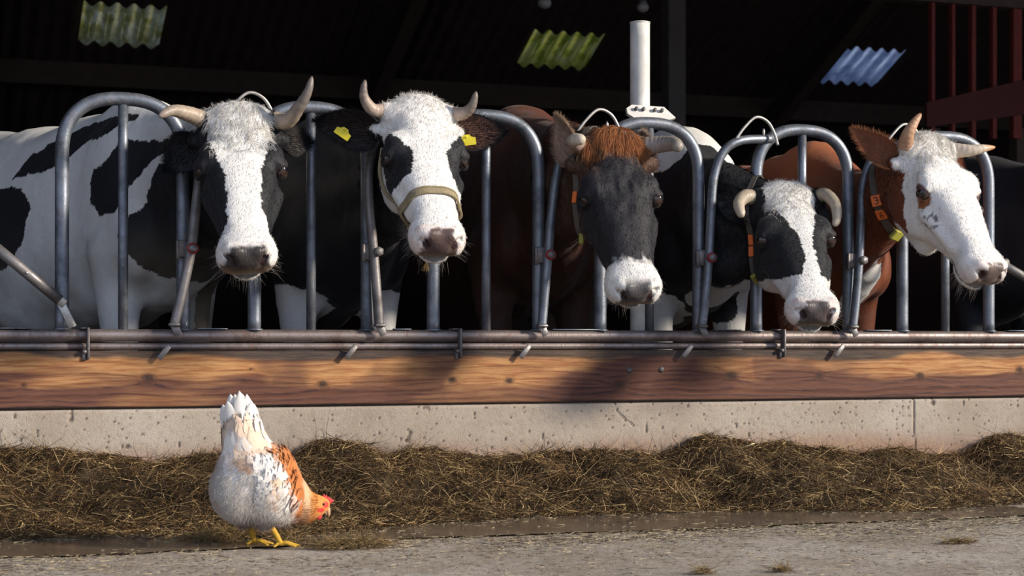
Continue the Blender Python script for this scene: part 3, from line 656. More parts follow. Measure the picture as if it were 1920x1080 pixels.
b = hb(cow5, -1); horn(cow5, b, [b, rel(cow5, b, 28, 2, .02), rel(cow5, b, 54, -2, .02), rel(cow5, b, 80, -6, .0)], .026, tipcol=(.52, .26, .13), basecol=(.55, .46, .36), ctip=.75, blunt=.2)
# ears
def er(c, sx): return c.H((sx*.118, .042, -.085))
VW = -FW
r_ = er(cow1, 1); ear(cow1, r_, rel(cow1, r_, -62, 52, -.01), .062, VW+UP*-.2, BLK, BLK*1.6, tagcfg=None)
r_ = er(cow1, -1); ear(cow1, r_, rel(cow1, r_, 50, -8, -.14), .05, VW+RT*.4, BLK, (.05, .04, .035))
r_ = er(cow2, 1); tg = rel(cow2, r_, -62, -2, .02); ear(cow2, r_, rel(cow2, r_, -120, -22, -.02), .066, VW-UP*.5, BLK, (.03, .022, .02),
    tagcfg=(rel(cow2, r_, -66, 4, .014), RT*.8-UP*.55, UP*.85+RT*.5, .052, .026, 'yellow rectangular tag in the right ear'))
r_ = er(cow2, -1); ear(cow2, r_, rel(cow2, r_, 96, -8, -.02), .062, VW+UP*.15, BLK, (.11, .045, .03), cup=.3,
    tagcfg=(rel(cow2, r_, 24, 14, .035), RT+UP*.12, UP, .056, .028, 'yellow rectangular tag in the left ear'))
r_ = er(cow3, 1); ear(cow3, r_, rel(cow3, r_, -32, -92, -.02), .044, VW-RT*.7, (.30, .17, .11), (.34, .22, .16), cup=.8, hairc=(.5, .36, .25))
r_ = er(cow3, -1); ear(cow3, r_, rel(cow3, r_, -8, -66, -.10), .06, RT+VW*.1, (.20, .12, .09), (.30, .20, .16), cup=.5, hairc=(.4, .3, .22))
r_ = er(cow4, 1); ear(cow4, r_, rel(cow4, r_, -62, -66, -.08), .056, VW-RT*.3+UP*.0, BLK, (.05, .045, .045))
r_ = er(cow4, -1); ear(cow4, r_, rel(cow4, r_, -2, -48, -.12), .05, RT+VW*.3, BLK, (.04, .035, .035))
r_ = er(cow5, 1); ear(cow5, r_, rel(cow5, r_, -74, -70, -.06), .048, VW-RT*.2+UP*.2, BRN*1.1, (.22, .07, .035), cup=.6, hairc=(.42, .18, .09))
r_ = er(cow5, -1); ear(cow5, r_, rel(cow5, r_, 40, 4, -.12), .05, VW+RT*.5, BRN, (.22, .07, .035))
# ------------------------------------------------------------------ straps on the heads
def section_ring(c, y0, y1=None, n=64, off=.004, z0=None):
    """closed loop around the head at y (head space), following the skin: marched outward until outside"""
    pts = []
    y1 = y0 if y1 is None else y1
    for a in np.linspace(0, 2*np.pi, n, endpoint=False):
        d = np.array([math.cos(a), 0, math.sin(a)]); r = np.linspace(.0, .22, 150)
        zc = -.10; P = np.array([0, y0, zc])+d*r[:, None]; P[:, 1] = y0+(y1-y0)*np.clip((-.0-P[:, 2])/.2, 0, 1)
        v = head_sdf(P.copy()); k = np.nonzero(v > 0)[0]; k = k[0] if len(k) else -1
        pts.append(P[k]+d*off)
    return np.array(pts)
def strap(name, c, pts_local, w_, th, mat, parent, closed=True, wdir=(0, 1, 0)):
    P = c.H(pts_local) if pts_local.shape[1] == 3 else pts_local; n = len(P); ctr = P.mean(0); wd = c.R@np.asarray(wdir, float); V = []; 
    nx = np.roll(P, -1, 0)-np.roll(P, 1, 0)
    if not closed: nx[0] = P[1]-P[0]; nx[-1] = P[-1]-P[-2]
    nx /= np.linalg.norm(nx, axis=1, keepdims=True)
    W = wd[None]-nx*(nx@wd)[:, None]; W /= np.linalg.norm(W, axis=1, keepdims=True); O = np.cross(nx, W)
    sg = np.sign(((P-ctr)*O).sum(1)).sum() or 1; O *= np.sign(sg)
    for a, b in ((-1, 0), (-1, 1), (-.6, 1.25), (.6, 1.25), (1, 1), (1, 0)): V.append(P+W*a*w_/2+O*b*th)
    V = np.stack(V, 1).reshape(-1, 3); F = []; m = 6
    for i in range(n if closed else n-1):
        j = (i+1) % n
        for k in range(m): k2 = (k+1) % m; F.append([i*m+k, i*m+k2, j*m+k2, j*m+k])
    return mk(name, V, np.array(F), mat, parent)
def slab(mb, c, ax, ay, w_, h_, t_, b=.002):
    ax = unit(ax); ay = unit(np.asarray(ay)-ax*(np.asarray(ay)@ax)); box(mb, c, (w_, h_, t_), R=np.stack([ax, ay, np.cross(ax, ay)], 1), bev=b)
# halter on the white-faced cow
ring = section_ring(cow2, .375, .385, off=.001); halt = strap('halter', cow2, ring, .026, .004, M['strap'], cow2.o)
halt['label'] = 'tan rope and webbing halter'
ed = MB()
for s_ in (-.0125, .0125):
    pr = cow2.H(ring+np.array([0, s_, 0])); ctr = pr.mean(0); pr = pr+np.array([unit(p-ctr) for p in pr])*.005; tube(ed, np.vstack([pr, pr[:1]]), .0028, 6, cap=False)
ed.build('piping', M['strap'], halt)
def skin(c, pts, off=.003):
    """snap head-space points onto the skin"""
    out = []
    for p in pts:
        p = np.asarray(p, float); ctr = np.array([0, p[1], -.11]); d = unit(p-ctr); r = np.linspace(0, .25, 200); v = head_sdf(ctr+d*r[:, None]); k = np.nonzero(v > 0)[0][0]; out.append(c.H(ctr+d*(r[k]+off)))
    return np.array(out)
rp_ = MB()
for sx in (1, -1):
    tube(rp_, smooth_path(skin(cow2, [(sx*.1, .375, -.11), (sx*.1, .31, -.135), (sx*.1, .24, -.15), (sx*.1, .16, -.14), (sx*.1, .09, -.11)], .006), 40), .006, 10)
tube(rp_, smooth_path(skin(cow2, [(.1, .375, -.12), (.06, .36, -.18), (0, .37, -.19), (-.06, .36, -.18), (-.1, .375, -.12)], .006), 40), .006, 10)
rp_.build('halter_rope', M['strap'], halt)
kn = MB(); kb = cow2.H((0.01, .46, -.185)); 
tube(kn, smooth_path([kb, kb-UP*.02, kb-UP*.03+RT*.004], 10), .006, 8); strands(kn_ := MB(), np.tile(kb-UP*.028, (90, 1)), -UP[None]*1.0+rng.normal(scale=.28, size=(90, 3)), rng.uniform(.015, .03, 90), .0016, np.tile([.42, .28, .10], (90, 1)))
kn.build('rope_knot', M['strap'], halt); kn_.build('frayed_rope_end', M['fur'], halt)
# collars
def collar(c, axis_a, axis_b, w_, name, lab, mat, tags, back=.0, seg=72):
    """band around the neck: plane through point a with normal axis"""
    from mathutils.bvhtree import BVHTree
    bpy.context.view_layer.update(); bv = BVHTree.FromPolygons([Vector(v) for v in c.V], [tuple(p.vertices) for p in c.o.data.polygons])
    a = np.asarray(axis_a, float); n = unit(axis_b); u = unit(np.cross(n, UP)); v = np.cross(n, u); pts = []; nr = []
    for t in np.linspace(0, 2*np.pi, seg, endpoint=False):
        d = u*math.cos(t)+v*math.sin(t); h_ = bv.ray_cast(Vector(a), Vector(d), .30)
        pts.append(np.array(h_[0]) if h_[0] is not None else a+d*.12)
    pts = np.array(pts); k = np.array([1, 2, 3, 2, 1.])/9
    r = np.linalg.norm(pts-a, axis=1); r = np.maximum(r, sum(np.roll(r, i-2)*k[i] for i in range(5)))+.004
    D = (pts-a)/np.linalg.norm(pts-a, axis=1, keepdims=True); pts = a+D*r[:, None]
    V = []; 
    for s_, e in ((-1, 0), (-1, 1), (1, 1), (1, 0)): V.append(pts+n*s_*w_/2+D*e*.005)
    V = np.stack(V, 1).reshape(-1, 3); F = []
    for i in range(seg):
        j = (i+1) % seg
        for q in range(4): q2 = (q+1) % 4; F.append([i*4+q, i*4+q2, j*4+q2, j*4+q])
    o = mk(name, V, np.array(F), mat, c.o, smooth=False); o['label'] = lab
    return o, pts, D, n
DIG = {'3': [[(0, 1), (.7, 1), (.95, .8), (.7, .55), (.3, .52)], [(.7, .55), (1, .3), (.7, 0), (0, 0)]], '6': [[(.9, 1), (.4, .9), (.05, .4), (.2, .05), (.7, 0), (.98, .25), (.75, .5), (.15, .42)]]}
def digit(mb, ch, c, ax, ay, h_, t_=.0016):
    for st_ in DIG[ch]:
        P = smooth_path([c+ax*(x-.5)*h_*.62+ay*(y-.5)*h_ for x, y in st_], 24); tube(mb, P, t_, 6)
def nearest_px(pts, px, py):
    best = None
    for i, p in enumerate(pts):
        d = p-CAM; Z = d@FW; u = 960+FPX*(d@RT)/Z; v = 640-FPX*d[2]/Z; e = (u-px)**2+(v-py)**2
        if best is None or e < best[0]: best = (e, i)
    return best[1]
# cow 5 collar
def neck_at(c, t): return c.mid[0]*(1-t)+c.mid[1]*t, unit(c.mid[1]-c.mid[0])
ca = (cow5.H((0, .02, -.10))+cow5.H((0, .10, -.26)))/2; cn = unit(cow5.R[:, 1]*.62+cow5.R[:, 2]*.35-RT*.0)
ca = at(1678, 405, -.06); cn = unit(RT*.84-FW*.50+UP*.20)
col5, cp, cD, cn_ = collar(cow5, ca, cn, .030, 'collar', 'dark webbing neck collar', M['grey_strap'], None)
def put_tags(co, cp, cD, cn_, sites, chars, w_, h_):
    for (px, py), ch in zip(sites, chars):
        i = nearest_px(cp, px, py); c0 = cp[i]; out = cD[i]; tn = unit(cp[(i+1) % len(cp)]-cp[i-1]); tn = tn if tn[2] > 0 else -tn
        ax = np.cross(tn, out); ax = ax if ax@RT > 0 else -ax; fz = np.cross(ax, tn); fz = fz if fz@FW < 0 else -fz
        mb = MB(); slab(mb, c0+fz*.010, ax, tn, w_, h_, .007); t = mb.build('number_tag', M['orange_tag'], co, smooth=False)
        if ch:
            t['label'] = 'orange tag with black digit '+ch
            db = MB(); digit(db, ch, c0+fz*.0145, ax, tn, w_*.62); t2 = db
            # joined into the tag through a second material
            me_n = len(t.data.vertices); o2 = db.build('digit', M['black'], co); o2['label'] = 'black digit '+ch
put_tags(col5, cp, cD, cn_, [(1649, 378), (1652, 402)], ['3', '6'], .036, .040)
i = nearest_px(cp, 1670, 470); tn = unit(cp[(i+1) % 72]-cp[i-1]); mb = MB(); fz = unit(cD[i]*.5-FW); ax = unit(np.cross(tn, fz)); slab(mb, cp[i]+fz*.012, ax, tn, .040, .075, .016, .004)
mb.build('buckle', M['buckle'], col5, smooth=False)['label'] = 'yellow-green collar weight'
# cow 4 and cow 3 collars
ca = at(1428, 470, -.04); cn = unit(RT*.86-FW*.48+UP*.05)
col4, cp, cD, cn_ = collar(cow4, ca, cn, .020, 'collar', 'dull green neck collar', M['grey_strap'], None)
put_tags(col4, cp, cD, cn_, [(1383, 450), (1384, 471)], [None, None], .018, .036)
i = nearest_px(cp, 1393, 547); mb = MB(); tn = unit(cp[(i+1) % 72]-cp[i-1]); fz = unit(cD[i]*.5-FW); slab(mb, cp[i]+fz*.010, unit(np.cross(tn, fz)), tn, .028, .05, .012, .003); mb.build('buckle', M['buckle'], col4, smooth=False)
ca = at(1110, 400, -.08); cn = unit(RT*.86-FW*.48+UP*.02)
col3, cp, cD, cn_ = collar(cow3, ca, cn, .020, 'collar', 'dark brown neck collar', M['grey_strap'], None)
put_tags(col3, cp, cD, cn_, [(1060, 372)], [None], .016, .040)
i = nearest_px(cp, 1066, 452); mb = MB(); fz = unit(cD[i]*.5-FW); slab(mb, cp[i]+fz*.010, unit(np.cross(UP, fz)), UP, .016, .05, .010, .003); mb.build('buckle', M['buckle'], col3, smooth=False)

# ------------------------------------------------------------------ feed fence
fence = empty('feed_fence', (0, 0, .5)); tag(fence, 'grey galvanised feed fence of arched tube loops standing on the kerb', 'fence')
PITCH, LW, X0 = .592, .368, -1.459; ZR = .538
def loop_path(x0):
    a = np.linspace(np.pi, 0, 44); n = 2.5; cx = x0+LW/2; zt = 1.085; hh2 = .185
    arc = np.stack([cx+LW/2*np.sign(np.cos(a))*np.abs(np.cos(a))**(2/n), 0*a+0.0, zt+hh2*np.abs(np.sin(a))**(2/n)], 1)
    left = np.stack([np.full(14, x0), np.zeros(14), np.linspace(ZR+.01, zt, 14, endpoint=False)], 1)
    right = np.stack([np.full(14, x0+LW), np.zeros(14), np.linspace(zt, ZR+.01, 15)[1:]], 1); return np.vstack([left, arc, right])
mb = MB(); tube(mb, np.stack([np.linspace(-3.4, 4.6, 60), 0*np.linspace(0, 1, 60)-.004, 0*np.linspace(0, 1, 60)+ZR], 1), .0195, 24); mb.build('top_rail', M['rail'], fence)
mb = MB(); tube(mb, np.stack([np.linspace(-3.4, 4.6, 60), 0*np.linspace(0, 1, 60)+.004, 0*np.linspace(0, 1, 60)+ZR-.0335], 1), .0125, 18); mb.build('lower_rail', M['rail'], fence)
mb = MB(); box(mb, (.6, .045, ZR-.028), (8, .05, .012), bev=.002); mb.build('base_angle', M['worn'], fence)
for i in range(-2, 9):
    x0 = X0+PITCH*i; P = loop_path(x0); r = np.where(P[:, 0] < x0+.02, .0222, .0205)
    mb = MB(); tube(mb, P, .0212, 20)
    for xx in (x0, x0+LW): tube(mb, [(xx, 0, ZR+.017), (xx, 0, ZR+.022)], .027, 20)
    lp = mb.build('arched_loop', M['steel'], fence)
    mb = MB(); xc = x0+LW*.50; tube(mb, [(xc, .004, ZR+.01), (xc, .004, .8), (xc, .004, 1.1), (xc, .004, 1.262)], .0155, 16); mb.build('centre_bar', M['steel'], fence)
    xr = x0+LW; zp = .808
    # hinge bracket
    mb = MB(); box(mb, (xr-.004, -.03, zp), (.036, .03, .055), bev=.004); box(mb, (xr-.022, -.04, zp-.004), (.012, .012, .06), bev=.003); br = mb.build('hinge_bracket', M['bolt'], fence)
    px_ = xr+.020
    if i in (0, 2, 3): mb = MB(); tube(mb, [(px_, -.071, zp), (px_, -.060, zp)], .0175, 20); mb.build('bushing', M['red_ring'], br)['label'] = 'red plastic bushing'
    mb = MB(); tube(mb, [(px_, -.078, zp), (px_, -.020, zp)], .0125 if i in (0, 2, 3) else .016, 6 if i in (1, 4) else 16); mb.build('hinge_bolt', M['worn'], br)
    # locking bar
    yb = -.045
    if i == 0: K = [(-.034, ZR+.03), (-.012, .66), (.018, zp), (.034, .95), (.052, 1.08), (.085, 1.17), (.15, 1.215), (.245, 1.225)]
    elif i == 1: K = [(.030, ZR+.03), (.022, .66), (.010, zp), (-.004, .95), (-.004, 1.08), (.03, 1.17), (.10, 1.215), (.235, 1.225)]
    elif i == 2: K = [(-.004, ZR+.03), (.004, .66), (.018, zp), (.030, .95), (.050, 1.08), (.085, 1.17), (.15, 1.210), (.285, 1.228)]
    else: K = [(-.008, ZR+.03), (.004, .66), (.018, zp), (.026, .95), (.036, 1.08), (.070, 1.17), (.135, 1.216), (.275, 1.232)]
    if i in (-1, 5):
        a = np.array([px_, yb, zp]); b = at(112, 563, yb) if i == -1 else a+np.array([.36, 0, -.175]); d = unit(b-a)
        mb = MB(); tube(mb, [a-d*.03, a+d*.1, (a+b)/2, b], .0165, 18); lb = mb.build('locking_bar', M['worn'], fence); lb['label'] = 'locking bar swung open, lying on a slant'
        e = at(134, 608, yb-.004) if i == -1 else b+np.array([.03, 0, -.08]); mb = MB(); slab(mb, (b+e)/2, e-b, (0, 1, 0), np.linalg.norm(e-b)+.02, .005, .024, .001); slab(mb, b, d, (0, 1, 0), .04, .016, .028, .003)
        mb.build('end_lug', M['wire'], lb); mb = MB(); tube(mb, [(a+b)/2+np.array([0, -.022, 0]), (a+b)/2-np.array([0, .01, 0])], .004, 8); mb.build('rivet', M['wire'], lb)
        continue
    P = smooth_path([(xr+a, yb+(.03 if z > 1.15 else 0)*(a > .2), z) for a, z in K], 60); mb = MB(); tube(mb, P, .0158, 18); lb = mb.build('locking_bar', M['worn'] if i < 2 else M['steel'], fence)
    b0 = P[0]; mb = MB(); slab(mb, b0+np.array([.006, -.002, -.012]), (.5, 0, -1), (0, 1, 0), .038, .004, .024, .001); box(mb, b0+np.array([0, 0, .004]), (.034, .034, .010), bev=.003)
    mb.build('end_lug', M['worn'], lb)
    if i >= 0 and i != 1:
        e = P[-1]; tp = [(xr+.09, yb, 1.190), (xr+.115, yb-.004, 1.215), (xr+.15, yb-.008, 1.262), (xr+.195, yb-.008, 1.300), (xr+.24, yb-.006, 1.288), (xr+.268, yb-.004, 1.25), (xr+.274, yb-.02, 1.205)]
        mb = MB(); tube(mb, smooth_path(tp, 40), .0052, 10); sphere(mb, tp[0], .008, seg=12, rings=8); sphere(mb, (xr+.235, yb+.01, 1.252), (.005, .005, .014), seg=10, rings=8); wh = mb.build('release_wire', M['wire'], lb)
    # lug under the rail and strip on top of it
    mb = MB(); cx_, cz_ = xr-.066, ZR-.052; slab(mb, (cx_, -.052, cz_), (.62, 0, .78), (0, 1, 0), .052, .005, .017, .001); mb.build('rail_tab', M['worn'], fence)
for px0, px1 in ((0, 57), (370, 426), (738, 770), (1035, 1125), (1338, 1388), (1622, 1670), (1888, 1940)):
    a = at(px0, 617, -.01); b = at(px1, 617, -.01); mb = MB(); box(mb, ((a[0]+b[0])/2, -.008, ZR+.0215), (b[0]-a[0], .026, .004), bev=.001); mb.build('slide_strip', M['steel'], fence)
for px in (165, 862, 1468):
    x = at(px, 640, -.03)[0]; mb = MB(); box(mb, (x, -.032, ZR-.024), (.0085, .030, .098), bev=.002); box(mb, (x-.01, .0, ZR+.022), (.024, .05, .006), bev=.002); box(mb, (x-.012, -.030, ZR-.062), (.012, .02, .03), bev=.002)
    tube(mb, [(x-.012, -.05, ZR-.050), (x-.012, -.02, ZR-.050)], .007, 8); mb.build('rail_clamp', M['bolt'], fence)
# tall white pipe
b = at(1200, 42, .10); post = empty('white_steel_post', (b[0], .10, 0)); tag(post, 'tall white steel pipe rising behind the fence beside the dark brown cow', 'post')
mb = MB(); zz = np.linspace(0, b[2], 30); tube(mb, np.stack([np.full(30, b[0]), np.full(30, .10), zz], 1), .0345, 28); tube(mb, [(b[0], .10, b[2]-.004), (b[0], .10, b[2])], .036, 28); mb.build('pipe', M['white_steel'], post)
c0 = at(1217, 212, .045); tl_ = unit((0, .5, 1)); mb = MB(); pl = [(-.085, -.012), (-.085, .010), (-.062, .026), (.060, .026), (.096, -.016), (.06, -.03), (-.06, -.03)]
ex = np.array([1., 0, -.02]); a = np.array([c0+ex*x+tl_*y for x, y in pl]); nn_ = unit(np.cross(ex, tl_))*.006; k = len(pl); VV = np.vstack([a-nn_, a+nn_, (a-nn_).mean(0), (a+nn_).mean(0)]); FF = []
for i in range(k): j = (i+1) % k; FF += [[i, j, 2*k, -1], [k+j, k+i, 2*k+1, -1], [i, k+i, k+j, j]]
mb.add(VV, np.array(FF)); bk = mb.build('mounting_plate', M['white_steel'], post, smooth=False)
for dx in (-.052, -.025, .018, .045):
    mb = MB(); p = c0+ex*dx+tl_*.006; tube(mb, [p-nn_*3, p+nn_*3], .0065, 6); mb.build('bolt', M['bolt'], bk)
# ------------------------------------------------------------------ plank
def m_wood():
    m = NM('weathered_pine'); g = m.attr('grain').outputs['Fac']; st_ = m.attr('stain').outputs['Fac']; kn_ = m.attr('knot').outputs['Fac']; top = m.attr('shade_grime').outputs['Fac']
    s1 = m.math('SINE', m.math('ADD', m.math('MULTIPLY', g, 620.0), m.math('MULTIPLY', m.noise(m.coord(scale=(2, 9, 9)), 5, 4, .6), 5.0))); s2 = m.math('SINE', m.math('MULTIPLY', g, 1730.0)); v = m.coord(scale=(4, 60, 60)); n1 = m.noise(v, 3, 6, .7); n2 = m.noise(m.coord(scale=(1, 1, 8)), 60, 4, .7)
    w1 = m.math('MULTIPLY', m.math('POWER', m.math('ADD', m.math('MULTIPLY', s1, .5), .5), 2.2), m.ramp(m.noise(m.coord(scale=(1.5, 12, 12)), 4, 4, .6), [(.35, (.25,)*3), (.6, (1, 1, 1))])); w2 = m.math('ADD', m.math('MULTIPLY', s2, .5), .5)
    base = m.ramp(w1, [(0, (.46, .235, .09)), (.5, (.39, .18, .065)), (.85, (.27, .10, .038)), (1, (.20, .07, .028))])
    base = m.mix(m.math('MULTIPLY', w2, .25), base, (.55, .33, .16)); base = m.mix(m.ramp(n1, [(.45, (0, 0, 0)), (.7, (.45,)*3)]), base, (.60, .36, .17)); base = m.mix(m.ramp(m.noise(m.coord(scale=(3, 40, 40)), 2.2, 5, .7), [(.42, (0, 0, 0)), (.62, (.75,)*3)]), base, (.26, .085, .030))
    dark = m.ramp(w1, [(0, (.125, .052, .034)), (.6, (.085, .036, .028)), (1, (.045, .022, .021))]); dark = m.mix(m.ramp(n1, [(.5, (0, 0, 0)), (.72, (.5,)*3)]), dark, (.24, .11, .06))
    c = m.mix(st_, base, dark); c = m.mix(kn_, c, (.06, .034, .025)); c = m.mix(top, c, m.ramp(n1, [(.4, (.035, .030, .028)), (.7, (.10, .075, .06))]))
    c = m.mix(m.ramp(n2, [(.66, (0, 0, 0)), (.74, (.5,)*3)]), c, (.5, .36, .24))
    m.set(Base_Color=c, Roughness=.72); m.b.inputs['Specular IOR Level'].default_value = .25
    m.bump(m.math('ADD', m.math('MULTIPLY', s1, .5), n1), .35, .0025); return m.m
xs = np.arange(-3.4, 4.6, .0045); zs = np.linspace(.315, .491, 64); yF = -.032
Xg, Zg = np.meshgrid(xs, zs, indexing='ij'); Pn = np.stack([Xg, 0*Xg, Zg], -1)
g = Zg*.55+.035*(fbm(Pn*np.array([1.3, 1, 5]), 1, 3)-.5)+.006*(fbm(Pn*np.array([5, 1, 30]), 1, 9)-.5); knot = 0*Xg
for (px, py, sz, st_) in ((278, 708, .014, 1.2), (605, 720, .011, .7), (848, 712, .010, .6), (955, 714, .010, .9), (1163, 722, .013, 1.0), (1372, 704, .014, 1.1), (1536, 704, .010, .8), (1725, 704, .012, .9), (1912, 693, .012, .9), (45, 722, .006, .5), (-300, 700, .012, 1), (470, 692, .004, .3)):
    q = at(px, py, yF); dx = (Xg-q[0]); dz = Zg-q[2]; r = np.sqrt((dx/2.3)**2+dz**2); g = g+st_*.020*np.tanh(dz/.008)*np.exp(-r/.026)
    rr = np.sqrt((dx/1.5)**2+dz**2); wv = (rr/(sz*1.0)); knot = np.maximum(knot, np.clip(1.35-wv, 0, 1)*1.5*(.75+.25*np.sin(rr*1500))); g = np.where(wv < 1.6, g*np.clip(wv/1.6, 0, 1)+rr*.9*(1-np.clip(wv/1.6, 0, 1)), g)
hfrac = (Zg-.315)/.176
n_ = fbm(Pn*np.array([1.7, 1, 9]), 1, 40, 4); n2_ = fbm(Pn*np.array([3.2, 1, 4]), 1, 55, 3)
stain = np.clip(sstep(.86-hfrac+1.3*(n_-.5), .10, .50)*(.70+.9*sstep(n_, .30, .62)), 0, 1); stain = np.maximum(stain, sstep(n2_, .55, .64)*.8)
for px in (118, 478, 812, 1128, 1420, 1695):         # pale patches beside the posts
    q = at(px-60, 690, yF)[0]; stain *= 1-.75*np.exp(-((Xg-q)/.09)**4)*sstep(hfrac+.3*(n2_-.5), .48, .62)
stain = np.maximum(stain, .75*sstep(hfrac, .80, .93)*sstep(n2_, .40, .55))  # rail shadow along the top also painted into the stain mask
shade_grime = np.clip(sstep(hfrac+.34*(fbm(Pn*np.array([5, 1, 3]), 1, 77, 3)-.5), .80, .93), 0, .92); shade_grime = np.maximum(shade_grime, sstep(.045-hfrac+.05*(n_-.5), 0, .03)*.7)  # rail's shadow painted along the top with grime; lower edge darker too
Yg = yF-.0006*np.sin(g*300)+.0015*(fbm(Pn*np.array([3, 1, 20]), 1, 8)-.5)+.010*sstep(hfrac, .965, 1.0)+.006*sstep(.03-hfrac, 0, .03)
nx, nz = Xg.shape; idx = np.arange(nx*nz).reshape(nx, nz); F = np.stack([idx[:-1, :-1], idx[1:, :-1], idx[1:, 1:], idx[:-1, 1:]], -1).reshape(-1, 4)
V = np.stack([Xg, Yg, Zg], -1).reshape(-1, 3); nV = len(V); bb = np.array([(x, .02, z) for x in (xs[0], xs[-1]) for z in (zs[0], zs[-1])])
Fb = [[nV, nV+1, nV+3, nV+2]]; V = np.vstack([V, bb]); F = np.vstack([F, Fb]);
# close top and bottom with strips
tp_ = np.c_[xs, np.full(nx, .02), np.full(nx, zs[-1])]; bt_ = np.c_[xs, np.full(nx, .02), np.full(nx, zs[0])]; k0 = len(V); V = np.vstack([V, tp_, bt_]); ii = np.arange(nx-1)
F = np.vstack([F, np.c_[idx[ii, -1], idx[ii+1, -1], k0+ii+1, k0+ii], np.c_[idx[ii+1, 0], idx[ii, 0], k0+nx+ii, k0+nx+ii+1]])
pad_ = lambda a: np.r_[a.ravel(), np.full(len(V)-nV, a.mean())]
plank = mk('wooden_plank', V, F, m_wood(), org=(0, 0, .315), extra=dict(grain=pad_(g), stain=pad_(stain), knot=pad_(knot), shade_grime=np.r_[shade_grime.ravel(), np.full(len(V)-nV, .8)]))
tag(plank, 'long weathered pine plank with knots running along the top of the kerb', 'plank')
for px, py in ((1180, 694), (1240, 693)):
    q = at(px, py, yF); mb = MB(); sphere(mb, (q[0], yF, q[2]), (.0105, .006, .0105), seg=18, rings=10); mb.build('screw_head', M['bolt'], plank)
# ------------------------------------------------------------------ concrete kerb
def m_conc():
    m = NM('kerb_concrete'); v = m.coord(); d = m.attr('pit').outputs['Fac']; b_ = m.attr('base').outputs['Fac']; n1 = m.noise(v, 2.2, 6, .6); n2 = m.noise(v, 60, 5, .75); n3 = m.noise(v, 260, 3, .6)
    c = m.ramp(n1, [(.3, (.29, .235, .185)), (.5, (.37, .31, .25)), (.7, (.43, .375, .315))]); c = m.mix(b_, c, (.31, .19, .13))
    c = m.mix(m.ramp(n2, [(.35, (.5,)*3), (.5, (0, 0, 0))]), c, (.24, .19, .15)); c = m.mix(m.ramp(n3, [(.62, (0, 0, 0)), (.72, (.4,)*3)]), c, (.66, .60, .52)); c = m.mix(d, c, (.09, .065, .05))
    m.set(Base_Color=c, Roughness=.85); m.b.inputs['Specular IOR Level'].default_value = .2
    m.bump(m.math('ADD', n2, m.math('SUBTRACT', n3, m.math('MULTIPLY', d, 2.0))), .5, .004); return m.m
xs = np.arange(-3.4, 4.6, .006); zs = np.linspace(-.05, .317, 66); Xg, Zg = np.meshgrid(xs, zs, indexing='ij'); Pn = np.stack([Xg, 0*Xg, Zg], -1)
pit = sstep(fbm(Pn, 120, 3, 2), .80, .88)*.8+sstep(fbm(Pn*np.array([1, 1, .6]), 60, 13, 2), .85, .90)*.8
def crack(px, pts, w_):
    global pit
    P_ = np.array([at(a, b, -.028) for a, b in pts])
    for a, b in zip(P_[:-1], P_[1:]):
        t = np.clip(((Xg-a[0])*(b[0]-a[0])+(Zg-a[2])*(b[2]-a[2]))/((b[0]-a[0])**2+(b[2]-a[2])**2), 0, 1); d = np.hypot(Xg-a[0]-t*(b[0]-a[0]), Zg-a[2]-t*(b[2]-a[2])); pit = np.maximum(pit, .85*(1-sstep(d, w_*.4, w_*1.3)))
crack(0, [(1714, 745), (1713, 790), (1716, 830), (1714, 900)], .0028); crack(0, [(1154, 755), (1158, 772), (1172, 785), (1190, 800)], .0022); crack(0, [(1210, 760), (1212, 810)], .0016)
base = sstep(.205-Zg+.09*(fbm(Pn*np.array([.8, 1, 1.5]), 3, 30)-.5), -.02, .08)*.9
V = np.stack([Xg, -.026+.004*(fbm(Pn, 5, 3)-.5)+.02*sstep(Zg, .306, .317)+.003*pit, Zg], -1).reshape(-1, 3); nx, nz = Xg.shape; idx = np.arange(nx*nz).reshape(nx, nz); F = np.stack([idx[:-1, :-1], idx[1:, :-1], idx[1:, 1:], idx[:-1, 1:]], -1).reshape(-1, 4)
k0 = len(V); ii = np.arange(nx-1); V = np.vstack([V, np.c_[xs, np.full(nx, .10), np.full(nx, .317)], np.c_[xs, np.full(nx, .10), np.full(nx, -.05)]])
F = np.vstack([F, np.c_[idx[ii, -1], idx[ii+1, -1], k0+ii+1, k0+ii], np.c_[k0+ii, k0+ii+1, k0+nx+ii+1, k0+nx+ii]])
wl = mk('wall_front', V, F, m_conc(), extra=dict(pit=np.r_[pit.ravel(), np.zeros(2*nx)], base=np.r_[base.ravel(), np.zeros(2*nx)])); tag(wl, 'low bare concrete kerb wall under the plank', kind='structure')
# ------------------------------------------------------------------ ground
def m_ground():
    m = NM('yard_concrete'); v = m.coord(); n1 = m.noise(v, 1.3, 6, .6); n2 = m.noise(v, 38, 6, .75); n3 = m.noise(v, 220, 3, .7); n4 = m.noise(m.coord(scale=(1, .7, 1)), 6, 6, .7, .3)
    c = m.ramp(n1, [(.3, (.34, .285, .225)), (.5, (.45, .39, .32)), (.7, (.49, .45, .39))]); c = m.mix(m.ramp(n4, [(.45, (0, 0, 0)), (.62, (.6,)*3)]), c, (.27, .21, .15)); n5 = m.noise(v, 95, 3, .8); c = m.mix(m.ramp(n5, [(.38, (.75,)*3), (.48, (0, 0, 0))]), c, (.17, .13, .10))
    c = m.mix(m.ramp(n2, [(.36, (.7,)*3), (.5, (0, 0, 0))]), c, (.15, .12, .095)); c = m.mix(m.ramp(n3, [(.60, (0, 0, 0)), (.72, (.65,)*3)]), c, (.60, .54, .45))
    m.set(Base_Color=c, Roughness=.8); m.b.inputs['Specular IOR Level'].default_value = .3; m.bump(m.math('ADD', n2, n3), .7, .006); return m.m
